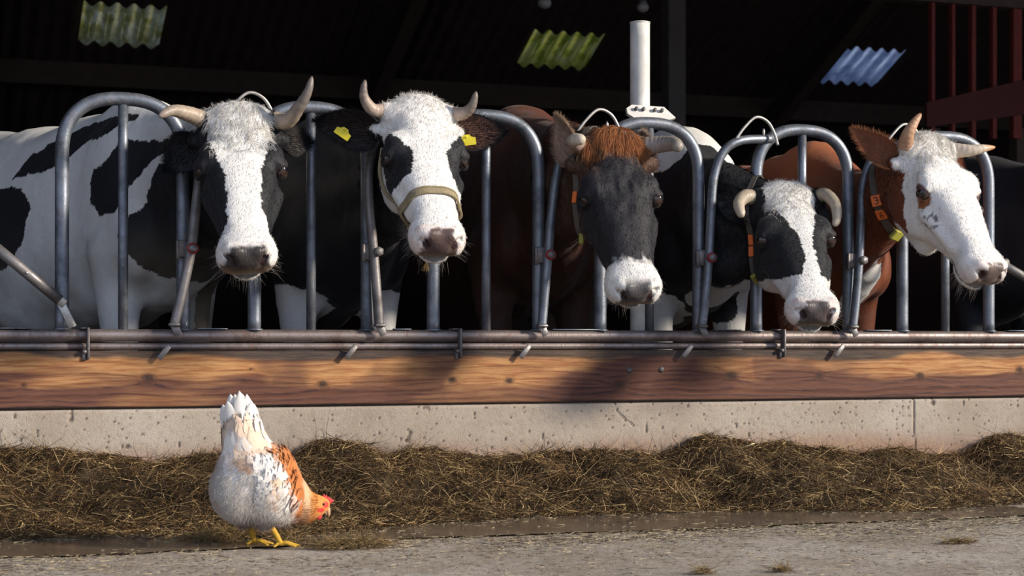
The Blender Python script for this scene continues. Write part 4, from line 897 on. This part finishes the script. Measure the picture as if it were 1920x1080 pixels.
xs = np.linspace(-14, 18, 161); ys = np.r_[np.linspace(-14, -4, 11)[:-1], np.linspace(-4, -.02, 120)]; Xg, Yg = np.meshgrid(xs, ys, indexing='ij'); Pn = np.stack([Xg, Yg, 0*Xg], -1)
V = np.stack([Xg, Yg, .006*(fbm(Pn, 2.5, 3)-.5)-.004], -1).reshape(-1, 3); nx, nz = Xg.shape; idx = np.arange(nx*nz).reshape(nx, nz); F = np.stack([idx[:-1, :-1], idx[1:, :-1], idx[1:, 1:], idx[:-1, 1:]], -1).reshape(-1, 4)
tag(mk('ground', V, F, m_ground()), 'rough grey concrete yard littered with straw bits', kind='structure')
# gutter water
m = NM('gutter_water'); v = m.coord(); m.set(Base_Color=m.ramp(m.noise(v, 6, 4), [(.3, (.075, .055, .04)), (.7, (.14, .105, .08))]), Roughness=.16); m.b.inputs['Specular IOR Level'].default_value = .5; m.bump(m.noise(v, 14, 2), .05, .003); M['water'] = m.m
fr = [(-200, 1056), (0, 1046), (300, 1036), (640, 1017), (780, 1009), (960, 1002), (1200, 996), (1400, 988), (1600, 979), (1900, 968), (1980, 962)]; bk_ = [(-200, 985), (0, 980), (300, 975), (640, 975), (780, 960), (1100, 945), (1400, 935), (1800, 930), (1980, 925)]
A = np.array([gp(a, b) for a, b in fr]); Bk = np.array([gp(a, b) for a, b in bk_]); xx = np.linspace(A[0, 0], A[-1, 0], 400); fy_ = np.interp(xx, A[:, 0], A[:, 1])+.07*(fbm(np.c_[xx, 0*xx, 0*xx], 7, 3, 5)-.5); by_ = np.interp(xx, Bk[:, 0], Bk[:, 1])
V = np.vstack([np.c_[xx, fy_, np.full(400, .0012)], np.c_[xx, by_, np.full(400, .0012)]]); ii = np.arange(399); F = np.c_[ii, ii+1, 400+ii+1, 400+ii]
tag(mk('gutter_water', V, F, M['water']), 'shallow muddy water lying in the gutter in front of the straw', 'puddle', kind='stuff')
# ------------------------------------------------------------------ straw
tops = np.array([(-300, 862), (-100, 866), (0, 862), (100, 860), (200, 876), (290, 884), (330, 872), (420, 866), (500, 875), (560, 872), (600, 843), (640, 836), (690, 842), (725, 866), (800, 866), (860, 862), (960, 870), (1050, 864), (1150, 866), (1230, 866), (1290, 850), (1330, 832), (1380, 838), (1440, 846), (1500, 856), (1540, 866), (1620, 860), (1700, 858), (1760, 868), (1830, 864), (1870, 838), (1900, 827), (1960, 830), (2100, 850)], float)
fro = np.array([(-300, 1020), (0, 1012), (200, 1006), (400, 1004), (480, 1012), (620, 998), (760, 985), (900, 975), (1000, 968), (1200, 964), (1300, 958), (1500, 958), (1700, 958), (1850, 948), (1960, 935), (2100, 925)], float)
yw = -.10; T3 = np.array([at(a, b, yw) for a, b in tops]); F3 = np.array([gp(a, b) for a, b in fro])
def hay_h(x, y):
    Ht = np.interp(x, T3[:, 0], T3[:, 2]); yf = np.interp(x, F3[:, 0], F3[:, 1]); t = np.clip((y-yw)/(yf-yw), -1, 1.2)
    p = np.where(t < 0, 1-.10*np.abs(t)*1.5, 1-sstep(t, -.12, 1.03)*.93-.07*t); P_ = np.stack([x, y, 0*x], -1)
    lump = (fbm(P_, 6, 5, 3)-.5)*.19*(1-.6*np.clip(t, 0, 1))*np.clip((1.05-t)*3, 0, 1)*(.4+.6*np.clip(t*4, 0, 1)); return np.maximum(Ht*p, 0)+lump-.012*(t > .97), t
xs = np.arange(-3.0, 4.2, .010); ys = np.arange(-1.352, -.031, .010); Xg, Yg = np.meshgrid(xs, ys, indexing='ij'); Hh, Tt = hay_h(Xg, Yg); Pn = np.stack([Xg, Yg, 0*Xg], -1)
Hh = Hh+.022*(fbm(Pn, 45, 3)-.5); Hh = np.where(Tt > 1.0, -.02, Hh); V = np.stack([Xg, Yg, Hh], -1).reshape(-1, 3); nx, nz = Xg.shape; idx = np.arange(nx*nz).reshape(nx, nz); F = np.stack([idx[:-1, :-1], idx[1:, :-1], idx[1:, 1:], idx[:-1, 1:]], -1).reshape(-1, 4)
F = F[(Hh.ravel()[F] > -.015).any(1)]; cc = np.tile([.04, .026, .012], (len(V), 1))*(.5+fbm(V, 30, 3))[:, None]  # under-mesh coloured dark to paint the shade in gaps between stalks
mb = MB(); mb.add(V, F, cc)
ns = 120000; X = rng.uniform(-2.75, 3.9, ns); tq = rng.uniform(-.35, 1.06, ns)**1.0; yf = np.interp(X, F3[:, 0], F3[:, 1]); Y = np.minimum(yw+tq*(yf-yw), -.05); H0, T0 = hay_h(X, Y)
e = .006; nx_ = -(hay_h(X+e, Y)[0]-H0)/e; ny_ = -(hay_h(X, Y-e)[0]-H0)/-e; Nn = np.stack([nx_, ny_, np.ones(ns)], 1); Nn /= np.linalg.norm(Nn, axis=1, keepdims=True)
P0 = np.stack([X, Y, np.maximum(H0, .001)], 1)+Nn*rng.uniform(-.008, .030, (ns, 1))*(1-.6*np.clip(T0, 0, 1))[:, None]; flow = np.stack([fbm(P0, 7, 60)-.5, fbm(P0, 7, 80)-.5, fbm(P0, 7, 99)-.62], 1)*2.2
D = rng.normal(size=(ns, 3))*np.array([1, .8, .8])+flow; D -= (D*Nn).sum(1)[:, None]*Nn*.72; D /= np.linalg.norm(D, axis=1, keepdims=True); L = rng.gamma(3.0, .0150, ns).clip(.012, .11)
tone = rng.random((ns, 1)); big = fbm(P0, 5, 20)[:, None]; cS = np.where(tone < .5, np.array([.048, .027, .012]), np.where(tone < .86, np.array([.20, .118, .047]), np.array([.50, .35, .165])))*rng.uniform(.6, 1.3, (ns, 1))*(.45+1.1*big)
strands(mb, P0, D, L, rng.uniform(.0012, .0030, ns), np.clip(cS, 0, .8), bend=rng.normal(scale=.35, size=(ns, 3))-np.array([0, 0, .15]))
M['straw'] = m_attr('straw', .6, spec=.25)
tag(mb.build('straw_heap', M['straw']), 'long heap of brown straw and hay lying against the kerb', 'straw', kind='stuff')
# litter on the yard
mb = MB(); n = 36000; X = rng.uniform(-2.6, 3.6, n); yf = np.interp(X, F3[:, 0], F3[:, 1]); yg = np.interp(X, A[:, 0], A[:, 1]); kk = rng.choice([0, 1, 1, 1, 2, 2], n); Y = np.where(kk == 0, yf-np.abs(rng.normal(scale=.05, size=n)), np.where(kk == 1, yg-np.abs(rng.normal(scale=.22, size=n)), yg-rng.random(n)*1.3))
Y = np.where((kk == 0) & (rng.random(n) < .35), rng.uniform(np.minimum(yf, yg), yf), Y)
P0 = np.c_[X, Y, np.full(n, .0025)]; a = rng.uniform(0, 2*np.pi, n); D = np.c_[np.cos(a), np.sin(a)*.8, rng.uniform(-.02, .10, n)]; keep = fbm(P0, 5, 44) > rng.uniform(.25, .65, n); tone = rng.random((n, 1))
cS = np.where(tone < .5, np.array([.07, .048, .026]), np.array([.50, .40, .25]))*rng.uniform(.6, 1.2, (n, 1)); strands(mb, P0[keep], D[keep], rng.gamma(2.0, .0070, n).clip(.004, .05)[keep], .0018, cS[keep])
for (px, py, rx, ry, nn_, hz) in ((662, 1024, .10, .035, 1500, .022), (1800, 1017, .05, .015, 220, .01), (1320, 1074, .02, .015, 120, .012), (1465, 1070, .02, .015, 120, .012), (540, 1016, .05, .03, 300, .012), (430, 1010, .12, .05, 1600, .03)):
    q = gp(px, py); r = rng.normal(size=(nn_, 2))*.5; P0 = np.c_[q[0]+r[:, 0]*rx, q[1]+r[:, 1]*ry, np.exp(-(r**2).sum(1))*hz*rng.random(nn_)]; D = rng.normal(size=(nn_, 3))*np.array([1, .8, .35])
    strands(mb, P0, D, rng.uniform(.012, .05, nn_), .0015, np.array([.20, .135, .06])*rng.uniform(.3, 1.9, (nn_, 1)), bend=rng.normal(scale=.3, size=(nn_, 3)))
tag(mb.build('straw_litter', M['straw']), 'loose straw bits scattered over the yard in front of the gutter', 'straw', kind='stuff')
st_ = MB(); q = at(1385, 842, -.10); tube(st_, [q, q+np.array([.06, 0, .018])], .0028, 6, c=(.6, .5, .3)); st_.build('straw_stalk', M['straw']); tag(bpy.data.objects['straw_stalk'], 'single pale straw stalk jutting from the top of the straw heap', 'straw stalk')
# ------------------------------------------------------------------ hen
h0 = gp(500, 1026); ha = RT*math.cos(RR(14))+FW*math.sin(RR(14)); hn = -FW*math.cos(RR(14))+RT*math.sin(RR(14))
def hw(q): q = np.asarray(q, float); return h0+q[..., 0:1]*ha+q[..., 1:2]*hn+q[..., 2:3]*UP
def hen_f(P):
    d = P-h0; q = np.stack([d@ha, d@hn, d[:, 2]], 1)
    r = ell(q, (-.030, 0, .155), (.102, .085, .084))
    r = smin(r, cone(q, (-.035, 0, .20), (-.055, 0, .275), .076, .048), .05); r = smin(r, cone(q, (-.055, 0, .27), (-.060, 0, .335), .048, .022), .03)
    r = smin(r, cone(q, (.01, 0, .150), (.050, 0, .122), .078, .058), .05)
    for s_ in (1, -1):
        r = smin(r, ell(q, (.022, .062*s_, .148), (.050, .022, .084)), .012)         # folded wing
        r = smin(r, ell(q, (-.068 if s_ > 0 else -.07, .030*s_, .140), (.062, .055, .066)), .02)
    r = smin(r, ell(q, (.002, .040, .145), (.046, .055, .066)), .022)
    r = smin(r, cone(q, (-.052, -.03, .095), (-.050, -.034, .060), .040, .015), .02); r = smin(r, cone(q, (-.012, .03, .10), (-.006, .032, .058), .042, .015), .02)
    r = smin(r, cone(q, (.065, 0, .110), (.105, .004, .098), .046, .032), .03); r = smin(r, cone(q, (.105, .004, .098), (.128, .006, .102), .030, .023), .02)
    r = smin(r, ell(q, (.134, .006, .105), (.026, .018, .020)), .01)
    return r-.002*(noise(P, 60, 3)-.5)
V, F = surf(hen_f, h0+np.array([-.22, -.2, -.01]), h0+np.array([.24, .2, .42]), .0032)
def hq(V): d = V-h0; return np.stack([d@ha, d@hn, d[:, 2]], 1)
HW_, HO, HP = np.array([.80, .76, .71]), np.array([.50, .17, .045]), np.array([.70, .46, .28])
def hencol(V):
    q = hq(V); n = fbm(V, 28, 5, 3); n2 = fbm(V, 60, 11, 2); c = np.tile(HW_, (len(V), 1))
    c = blend(c, HP, sstep(n+.25*sstep(q[:, 2], .16, .24)*sstep(-q[:, 2], -.33, -.26), .60, .74)*.7)
    w_ = sstep(q[:, 0]+.35*(q[:, 2]-.15)+.03*(n-.5), .028, .055)*sstep(-q[:, 2], -.26, -.22); c = blend(c, HO*(.7+.7*n2)[:, None], w_*sstep(n2+.5*sstep(q[:, 0], .02, .075), .34, .52))
    c = blend(c, HP*1.02, sstep(q[:, 0], .078, .095)*.85); c = blend(c, np.array([.62, .25, .06]), sstep(q[:, 0], .098, .118))
    face = np.minimum(np.linalg.norm((q-np.array([.147, .02, .106]))/np.array([.010, .025, .010]), axis=1), np.linalg.norm((q-np.array([.133, .02, .094]))/np.array([.011, .025, .007]), axis=1))+.5*(n-.5); c = blend(c, np.array([.60, .05, .035]), 1-sstep(face, .8, 1.05))
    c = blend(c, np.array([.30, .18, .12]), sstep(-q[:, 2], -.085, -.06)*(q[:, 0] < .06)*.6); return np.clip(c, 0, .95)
cH = hencol(V); M['plume'] = m_attr('plumage', .65, spec=.2, sheen=.15)
hen = mk('hen', V, F, M['plume'], org=h0, col=cH); tag(hen, 'white and ginger hen with raised tail, bent down pecking at the straw', 'hen')
nn = np.empty(len(V)*3, np.float32); hen.data.vertices.foreach_get('normal', nn); NN = nn.reshape(-1, 3).astype(float); q = hq(V)
# vaned feathers
tailw = unit(ha*-.35+UP*1.0); sel = np.nonzero((q[:, 2] > .20) | (q[:, 0] > -.02) & (q[:, 0] < .085))[0]; sel = sel[(q[sel, 2] > .085) & (q[sel, 2] < .315)]; idx = rng.choice(sel, 1900, replace=False); idx = idx[np.argsort(-q[idx, 2])]
def feathers(name, idx, L, W, lift, parent, jitter=.25):
    n = len(idx); p = V[idx]; nv = NN[idx]; D = tailw[None]+rng.normal(scale=jitter, size=(n, 3))*.6; D -= (D*nv).sum(1)[:, None]*nv; D /= np.linalg.norm(D, axis=1, keepdims=True); S = np.cross(D, nv)
    us = np.linspace(0, 1, 5); vs = np.linspace(-1, 1, 5); out = []; L = L*rng.uniform(.8, 1.2, n); W = W*rng.uniform(.85, 1.15, n)
    for u in us:
        wd = math.sin(math.pi*min(.97, u*.80+.17))**.7
        for v in vs: out.append(p+D*(u*L)[:, None]+S*(v*wd*W/2)[:, None]+nv*(.0008+lift*u-.30*v*v*wd*.006)[..., None] if False else p+D*(u*L*(1-.10*v*v))[:, None]+S*(v*wd*W/2)[:, None]+nv*(.0008+lift*u-.0014*v*v*wd))
    VV = np.stack(out, 1); top = VV.reshape(-1, 3); bot = (VV-nv[:, None]*.0006).reshape(-1, 3); m = 25; b_ = np.arange(n)[:, None, None]*m; fl = [[i*5+j, i*5+j+1, (i+1)*5+j+1, (i+1)*5+j] for i in range(4) for j in range(4)]; F1 = (b_+np.array(fl)[None]).reshape(-1, 4)
    base = hencol(p)*rng.uniform(.94, 1.05, (n, 1)); ring = np.array([1, 1, 1, .97, .80]); cc = (base[:, None, None, :]*ring[None, :, None, None]*(np.array([1, .98, .93, .98, 1]))[None, None, :, None]).reshape(-1, 3)
    mb = MB(); mb.add(top, F1, cc); mb.add(bot, F1[:, ::-1], cc*.9); o = mb.build(name, M['plume'], parent); o['kind'] = 'stuff'; return o
feathers('plumage', idx, .040, .026, .0014, hen)
# down
sel = np.nonzero((q[:, 2] < .235) & (q[:, 0] < .06) & (q[:, 2] > .05))[0]; idx = rng.choice(sel, 19000); nv = NN[idx]; D = -UP[None]*.6-ha[None]*.35+nv*.55+rng.normal(scale=.28, size=(len(idx), 3))+(np.stack([noise(V[idx], 45, k) for k in (1, 2, 3)], 1)-.5)*1.2
mb = MB(); strands(mb, V[idx], D, rng.uniform(.006, .017, len(idx)), .0010, np.clip(cH[idx]*rng.uniform(.92, 1.12, (len(idx), 1)), 0, .95), bend=-nv*.2-UP*.2); mb.build('down', M['fur'], hen)['kind'] = 'stuff'
sel = np.nonzero((q[:, 0] > .075) & (q[:, 0] < .128))[0]; idx = rng.choice(sel, 5000); nv = NN[idx]; D = -ha[None]*1.0+nv*.25+rng.normal(scale=.15, size=(len(idx), 3)); mb = MB(); strands(mb, V[idx], D, rng.uniform(.008, .018, len(idx)), .0016, np.clip(cH[idx]*rng.uniform(.75, 1.15, (len(idx), 1)), 0, .95)); mb.build('hackle', M['fur'], hen)['kind'] = 'stuff'
# tail feathers
for k in range(9):
    t = (k-4)/4; base = np.array([-.055+.022*t, .012*math.sin(k*2.1), .235-.01*abs(t)]); tip = np.array([-.060+.040*t-.010, .018*math.sin(k*2.1), .396-.034*t*t-.006*(k % 2)]); ax = unit(tip-base); L = np.linalg.norm(tip-base); sd_ = unit(np.cross(ax, (math.sin(t*.5), 1, 0)))
    us = 1-(1-np.linspace(0, 1, 12))**2; vs = np.linspace(-1, 1, 7); G = []
    for u in us:
        wd = .0165*(.45+.55*min(1, u*2))*math.sqrt(max(.004, 1-(max(0, u-.72)/.285)**2))
        for v in vs: G.append(base+ax*L*u*(1-.04*v*v)+sd_*v*wd+np.array([0, 1., 0])*(.003*(1-v*v)))
    G = hw(np.array(G)); Gb = G-hn*.0012; fl = np.array([[i*7+j, i*7+j+1, (i+1)*7+j+1, (i+1)*7+j] for i in range(11) for j in range(6)]); cc = np.tile(HW_*.98, (84, 1)); cc[:, :] *= (1-.18*np.abs(np.tile(vs, 12)))[:, None]; cc[::7] *= .85
    mb = MB(); mb.add(G, fl, cc); mb.add(Gb, fl[:, ::-1], cc); mb.build('tail_feather', M['plume'], hen)
def m_flesh(n_, c, r=.45): m = simple(n_, c, r, var=.25, scale=220, bump=.5); m.node_tree.nodes['Principled BSDF'].inputs['Subsurface Weight'].default_value = .15; m.node_tree.nodes['Principled BSDF'].inputs['Subsurface Radius'].default_value = (.01, .004, .002); return m
M['comb'] = m_flesh('red_comb_skin', (.62, .05, .045)); M['shank'] = m_flesh('yellow_scaly_skin', (.62, .36, .03)); M['beak'] = simple('horn_beak', (.55, .33, .18), .4, scale=300)
mb = MB()
for k in range(5):
    t = k/4; a = np.array([.141+.014*t, .006, .119-.010*t]); b = a+np.array([.004+.010*t, 0, .013-.006*t]); tube(mb, hw(np.array([a-(b-a)*.4, a, (a+b)/2, b])), [.005, .0055, .0045, .0022], 10, flat=.6)
mb.build('comb', M['comb'], hen)
for s_ in (1, -1):
    mb = MB(); sphere(mb, hw(np.array([.130, .006+.012*s_, .080])), (.0085, .004, .0125), R=np.stack([ha, hn, UP], 1), seg=18, rings=12); sphere(mb, hw(np.array([.124, .006+.016*s_, .094])), (.007, .003, .008), R=np.stack([ha, hn, UP], 1), seg=16, rings=10); mb.build('wattle', M['comb'], hen)
    mb = MB(); sphere(mb, hw(np.array([.140, .006+.0190*s_, .108])), .0044, seg=18, rings=12, c_=(.45, .16, .03)); sphere(mb, hw(np.array([.1405, .006+.0222*s_, .108])), .0030, seg=14, rings=10, c_=(.005, .005, .005)); mb.build('eye', M['eye'], hen)
mb = MB(); tube(mb, hw(np.array([[.147, .006, .100], [.154, .006, .092], [.157, .006, .080], [.156, .006, .072]])), [.0085, .0072, .004, .0008], 14, flat=.8); tube(mb, hw(np.array([[.143, .006, .094], [.148, .006, .086], [.151, .006, .077]])), [.006, .0045, .001], 12, flat=.8); mb.build('beak', M['beak'], hen)
for (top, ank, yawt) in (((-.050, -.034, .075), (-.026, -.048, .010), .15), ((-.008, .032, .075), (.034, .020, .010), -.1)):
    top = np.array(top); ank = np.array(ank); mb = MB(); tube(mb, hw(smooth_path([top, top*.5+ank*.5+np.array([.003, 0, 0]), ank], 14)), np.linspace(.0082, .0062, 14)*(1+.05*np.sin(np.arange(14)*2.2)), 14); leg = mb.build('leg', M['shank'], hen)
    for an, L in ((-.55, .040), (0, .048), (.55, .040), (math.pi-.2, .020)):
        d = np.array([math.cos(an+yawt), math.sin(an+yawt), 0]); P = np.array([ank, ank+d*L*.35+[0, 0, .002], ank+d*L*.7+[0, 0, -.003], ank+d*L+[0, 0, -.0065]]); mb = MB(); tube(mb, hw(smooth_path(P, 14)), np.linspace(.0058, .0026, 14)*(1+.08*np.sin(np.arange(14)*2.0)), 10); mb.build('toe', M['shank'], leg)
# ------------------------------------------------------------------ barn
wood_dark = simple('dark_barn_timber', (.075, .048, .036), .85, var=.4, scale=8); sheet_dark = simple('dark_roof_sheet', (.06, .035, .028), .9, var=.5, scale=5); wall_dark = simple('dark_barn_boards', (.05, .032, .025), .9, var=.4, scale=4)  # timber, roof sheets and boards in plain dark browns
YB = 14.0; zB = at(148, 78, YB)[2]; SL = math.tan(RR(25.0)); plane_z = lambda y: zB-SL*(y-YB)
def on_roof(px, py):
    d = FW+RT*((px-960)/FPX)+UP*((640-py)/FPX); n = np.array([0, SL, 1.0]); p0 = np.array([0, YB, zB]); return CAM+d*(((p0-CAM)@n)/(d@n))
PT = .177; sky_ = []
for bl, br, tl in (((148, 80), (284, 86), (150, 5)), ((957, 121), (1076, 127), (990, 58)), ((1538, 153), (1642, 158), (1605, 91))):
    a, b, c = on_roof(*bl), on_roof(*br), on_roof(*tl); print('SKY', a, b, c); i0 = round(a[0]/PT); sky_.append((i0, i0+max(5, round((b[0]-a[0])/PT)), a[1], c[1]))
print(sky_)
RY0, RY1 = 5.4, 19.0; ks = np.arange(-60, 110)
def corr(mb, k0, k1, ya, yb, amp=.028, th=.0, c=None):
    x = np.linspace(k0*PT, k1*PT, (k1-k0)*10+1); z = amp*np.cos(x/PT*2*np.pi); Va = np.c_[x, np.full(len(x), ya), plane_z(ya)+z]; Vb = np.c_[x, np.full(len(x), yb), plane_z(yb)+z]; n = len(x); i = np.arange(n-1)
    T_ = np.array([0, 0, .007]); VV = np.vstack([Va, Vb, Va+T_, Vb+T_]); F = np.vstack([np.c_[i, n+i, n+i+1, i+1], np.c_[2*n+i, 2*n+i+1, 3*n+i+1, 3*n+i], np.c_[i, i+1, 2*n+i+1, 2*n+i], np.c_[n+i, 3*n+i, 3*n+i+1, n+i+1]]); mb.add(VV, F)
mb = MB(); ks0 = -60; edges = sorted(sky_)
cur = -60
for (a, b, y0, y1) in edges:
    corr(mb, cur, a, RY0, RY1); ya, yb = min(y0, y1), max(y0, y1); corr(mb, a, b, RY0, ya); corr(mb, a, b, yb, RY1); cur = b
corr(mb, cur, 110, RY0, RY1)
rz = plane_z(RY0); EY, EZ = -1.75, 3.30
x0_, x1_ = -60*PT, 110*PT
box(mb, ((x0_+x1_)/2, (EY+RY0)/2, (EZ+rz)/2+.05), (x1_-x0_, math.hypot(RY0-EY, rz-EZ), .08), R=np.array(Matrix.Rotation(math.atan2(rz-EZ, RY0-EY), 3, 'X')))
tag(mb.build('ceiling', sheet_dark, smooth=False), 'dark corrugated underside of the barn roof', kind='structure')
for n_, (a, b, y0, y1) in enumerate(edges):
    mb = MB(); corr(mb, a, b, min(y0, y1), max(y0, y1)); m = NM('skylight_sheet'); v = m.coord(); nz = m.noise(m.coord(scale=(1, .25, 1)), 9, 5, .7)
    col = m.ramp(nz, [(.35, [(.24, .24, .10), (.22, .25, .07), (.28, .33, .45)][n_]), (.5, [(.36, .36, .26), (.36, .37, .17), (.42, .48, .60)][n_]), (.75, [(.50, .52, .50), (.42, .41, .32), (.55, .60, .68)][n_])])
    t = m.n('ShaderNodeBsdfTranslucent'); m.lk(col, t.inputs[0]); m.set(Base_Color=col, Roughness=.5); x = m.n('ShaderNodeMixShader'); x.inputs[0].default_value = .8; m.lk(m.b.outputs[0], x.inputs[1]); m.lk(t.outputs[0], x.inputs[2]); m.lk(x.outputs[0], m.t.nodes['Material Output'].inputs[0])
    tag(mb.build('window_%d' % (n_+1), m.m, smooth=True), ['mossy translucent corrugated skylight above the spotted cow', 'green-streaked translucent corrugated skylight above the dark brown cow', 'bluish white translucent corrugated skylight near the red railing'][n_], kind='structure')
for n_, (yy, hh_) in enumerate(((YB+.30, .26), (YB-5.2, .26), (YB+3.3, .24), (YB-2.6, .2))):
    mb = MB(); box(mb, (4.5, yy, plane_z(yy)-.05-hh_/2), (29, .14, hh_)); tag(mb.build('beam', wood_dark, smooth=False), 'dark timber purlin under the barn roof', kind='structure')
for n_, xx in enumerate((-6.5, -1.2, 3.2, 8.5, 13.5)):
    mb = MB(); box(mb, (xx, (RY0+RY1)/2, plane_z((RY0+RY1)/2)-.42), (.16, (RY1-RY0)/math.cos(RR(25)), .26), R=np.array(Matrix.Rotation(-RR(25), 3, 'X'))); tag(mb.build('beam', wood_dark, smooth=False), 'dark sloping rafter under the barn roof', kind='structure')
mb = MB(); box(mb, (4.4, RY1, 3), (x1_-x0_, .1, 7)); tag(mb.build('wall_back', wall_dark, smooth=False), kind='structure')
for nm, xx in (('wall_left', x0_), ('wall_right', x1_)):
    mb = MB(); pl = np.array([(EY, 0), (EY, EZ), (RY0, rz+.1), (RY1, plane_z(RY1)), (RY1, 0)]); A_ = np.c_[np.full(5, xx), pl]; B_ = A_+[.1, 0, 0]; VV = np.vstack([A_, B_, A_.mean(0), B_.mean(0)]); FF = []
    for i in range(5): j = (i+1) % 5; FF += [[i, j, 10, -1], [5+j, 5+i, 11, -1], [i, 5+i, 5+j, j]]
    mb.add(VV, np.array(FF)); tag(mb.build(nm, wall_dark, smooth=False), kind='structure')
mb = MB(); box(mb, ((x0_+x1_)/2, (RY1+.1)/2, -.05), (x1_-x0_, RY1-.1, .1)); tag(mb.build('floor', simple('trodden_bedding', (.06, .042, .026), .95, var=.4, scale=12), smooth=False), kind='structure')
# timber post behind the cows
q = at(1263, 200, 7.0); mb = MB(); box(mb, (q[0], 7.0, (plane_z(7.0)-.1)/2), (.15, .15, plane_z(7.0)-.1), bev=.008); tag(mb.build('timber_post', simple('grey_timber', (.10, .085, .075), .85, var=.3, scale=9), smooth=False), 'tall square timber post deep in the dark barn behind the white pipe', 'post')
# red railing
RY = 5.2; q0 = at(1745, 190, RY); q1 = at(1905, 152, RY); red = simple('red_oxide_paint', (.20, .028, .018), .7, var=.35, scale=14); rr_ = empty('red_railing', (q0[0], RY, 0)); tag(rr_, 'dark red barred railing at the upper right inside the barn', 'railing')
for k, (px, w_) in enumerate(((1747, .030), (1785, .030), (1823, .036), (1862, .036), (1905, .075), (1960, .036), (2000, .036))):
    a = at(px, 190, RY); b = at(px, -60, RY); mb = MB(); box(mb, (a[0], RY, (a[2]+b[2])/2-.1), (w_, .05, b[2]-a[2]+.35), bev=.004); mb.build('bar', red, rr_, smooth=False)
P = np.array([at(1738, 192, RY-.04), at(2040, 122, RY-.04), at(2040, 200, RY-.04), at(1738, 238, RY-.04)]); mb = MB(); mb.add(np.vstack([P, P+[0, .03, 0]]), [[0, 1, 2, 3], [7, 6, 5, 4], [0, 4, 5, 1], [1, 5, 6, 2], [2, 6, 7, 3], [3, 7, 4, 0]]); mb.build('board', simple('dull_red_board', (.09, .016, .012), .8, var=.4, scale=10), rr_, smooth=False)
a = at(1747, 240, RY); mb = MB(); box(mb, (a[0]+.02, RY+.04, a[2]/2), (.10, .10, a[2]), bev=.004); a = at(1912, 240, RY); box(mb, (a[0]+.02, RY+.04, a[2]/2), (.10, .10, a[2]), bev=.004); mb.build('support_post', wood_dark, rr_, smooth=False)
mb = MB(); a = at(1738, 8, RY); b = at(2040, -6, RY); box(mb, ((a[0]+b[0])/2-.6, RY, a[2]+.06), (b[0]-a[0]+1.6, .12, .10)); mb.build('top_beam', wood_dark, rr_, smooth=False)
# hanging lamps
for (px, py, r, lb) in ((1021, 6, .05, 'small pale lamp hanging from the roof above the dark brown cow'), (1205, 14, .045, 'small dim lamp hanging from the roof just above the white pipe')):
    q = at(px, py, 6.0); lp = empty('hanging_lamp', q); tag(lp, lb, 'lamp', 'lamps under the barn roof'); mb = MB(); sphere(mb, q, (r, r, r*.8), seg=24, rings=14); mb.build('globe', simple('frosted_globe', (.35, .32, .30), .4, bump=0), lp)
    mb = MB(); tube(mb, [q+UP*r*.5, q+UP*r*1.3], [r*.8, r*.55], 20); tube(mb, [q+UP*r, (q[0], q[1], plane_z(6.0)-.05)], .008, 8); mb.build('fitting', M['bolt'], lp)
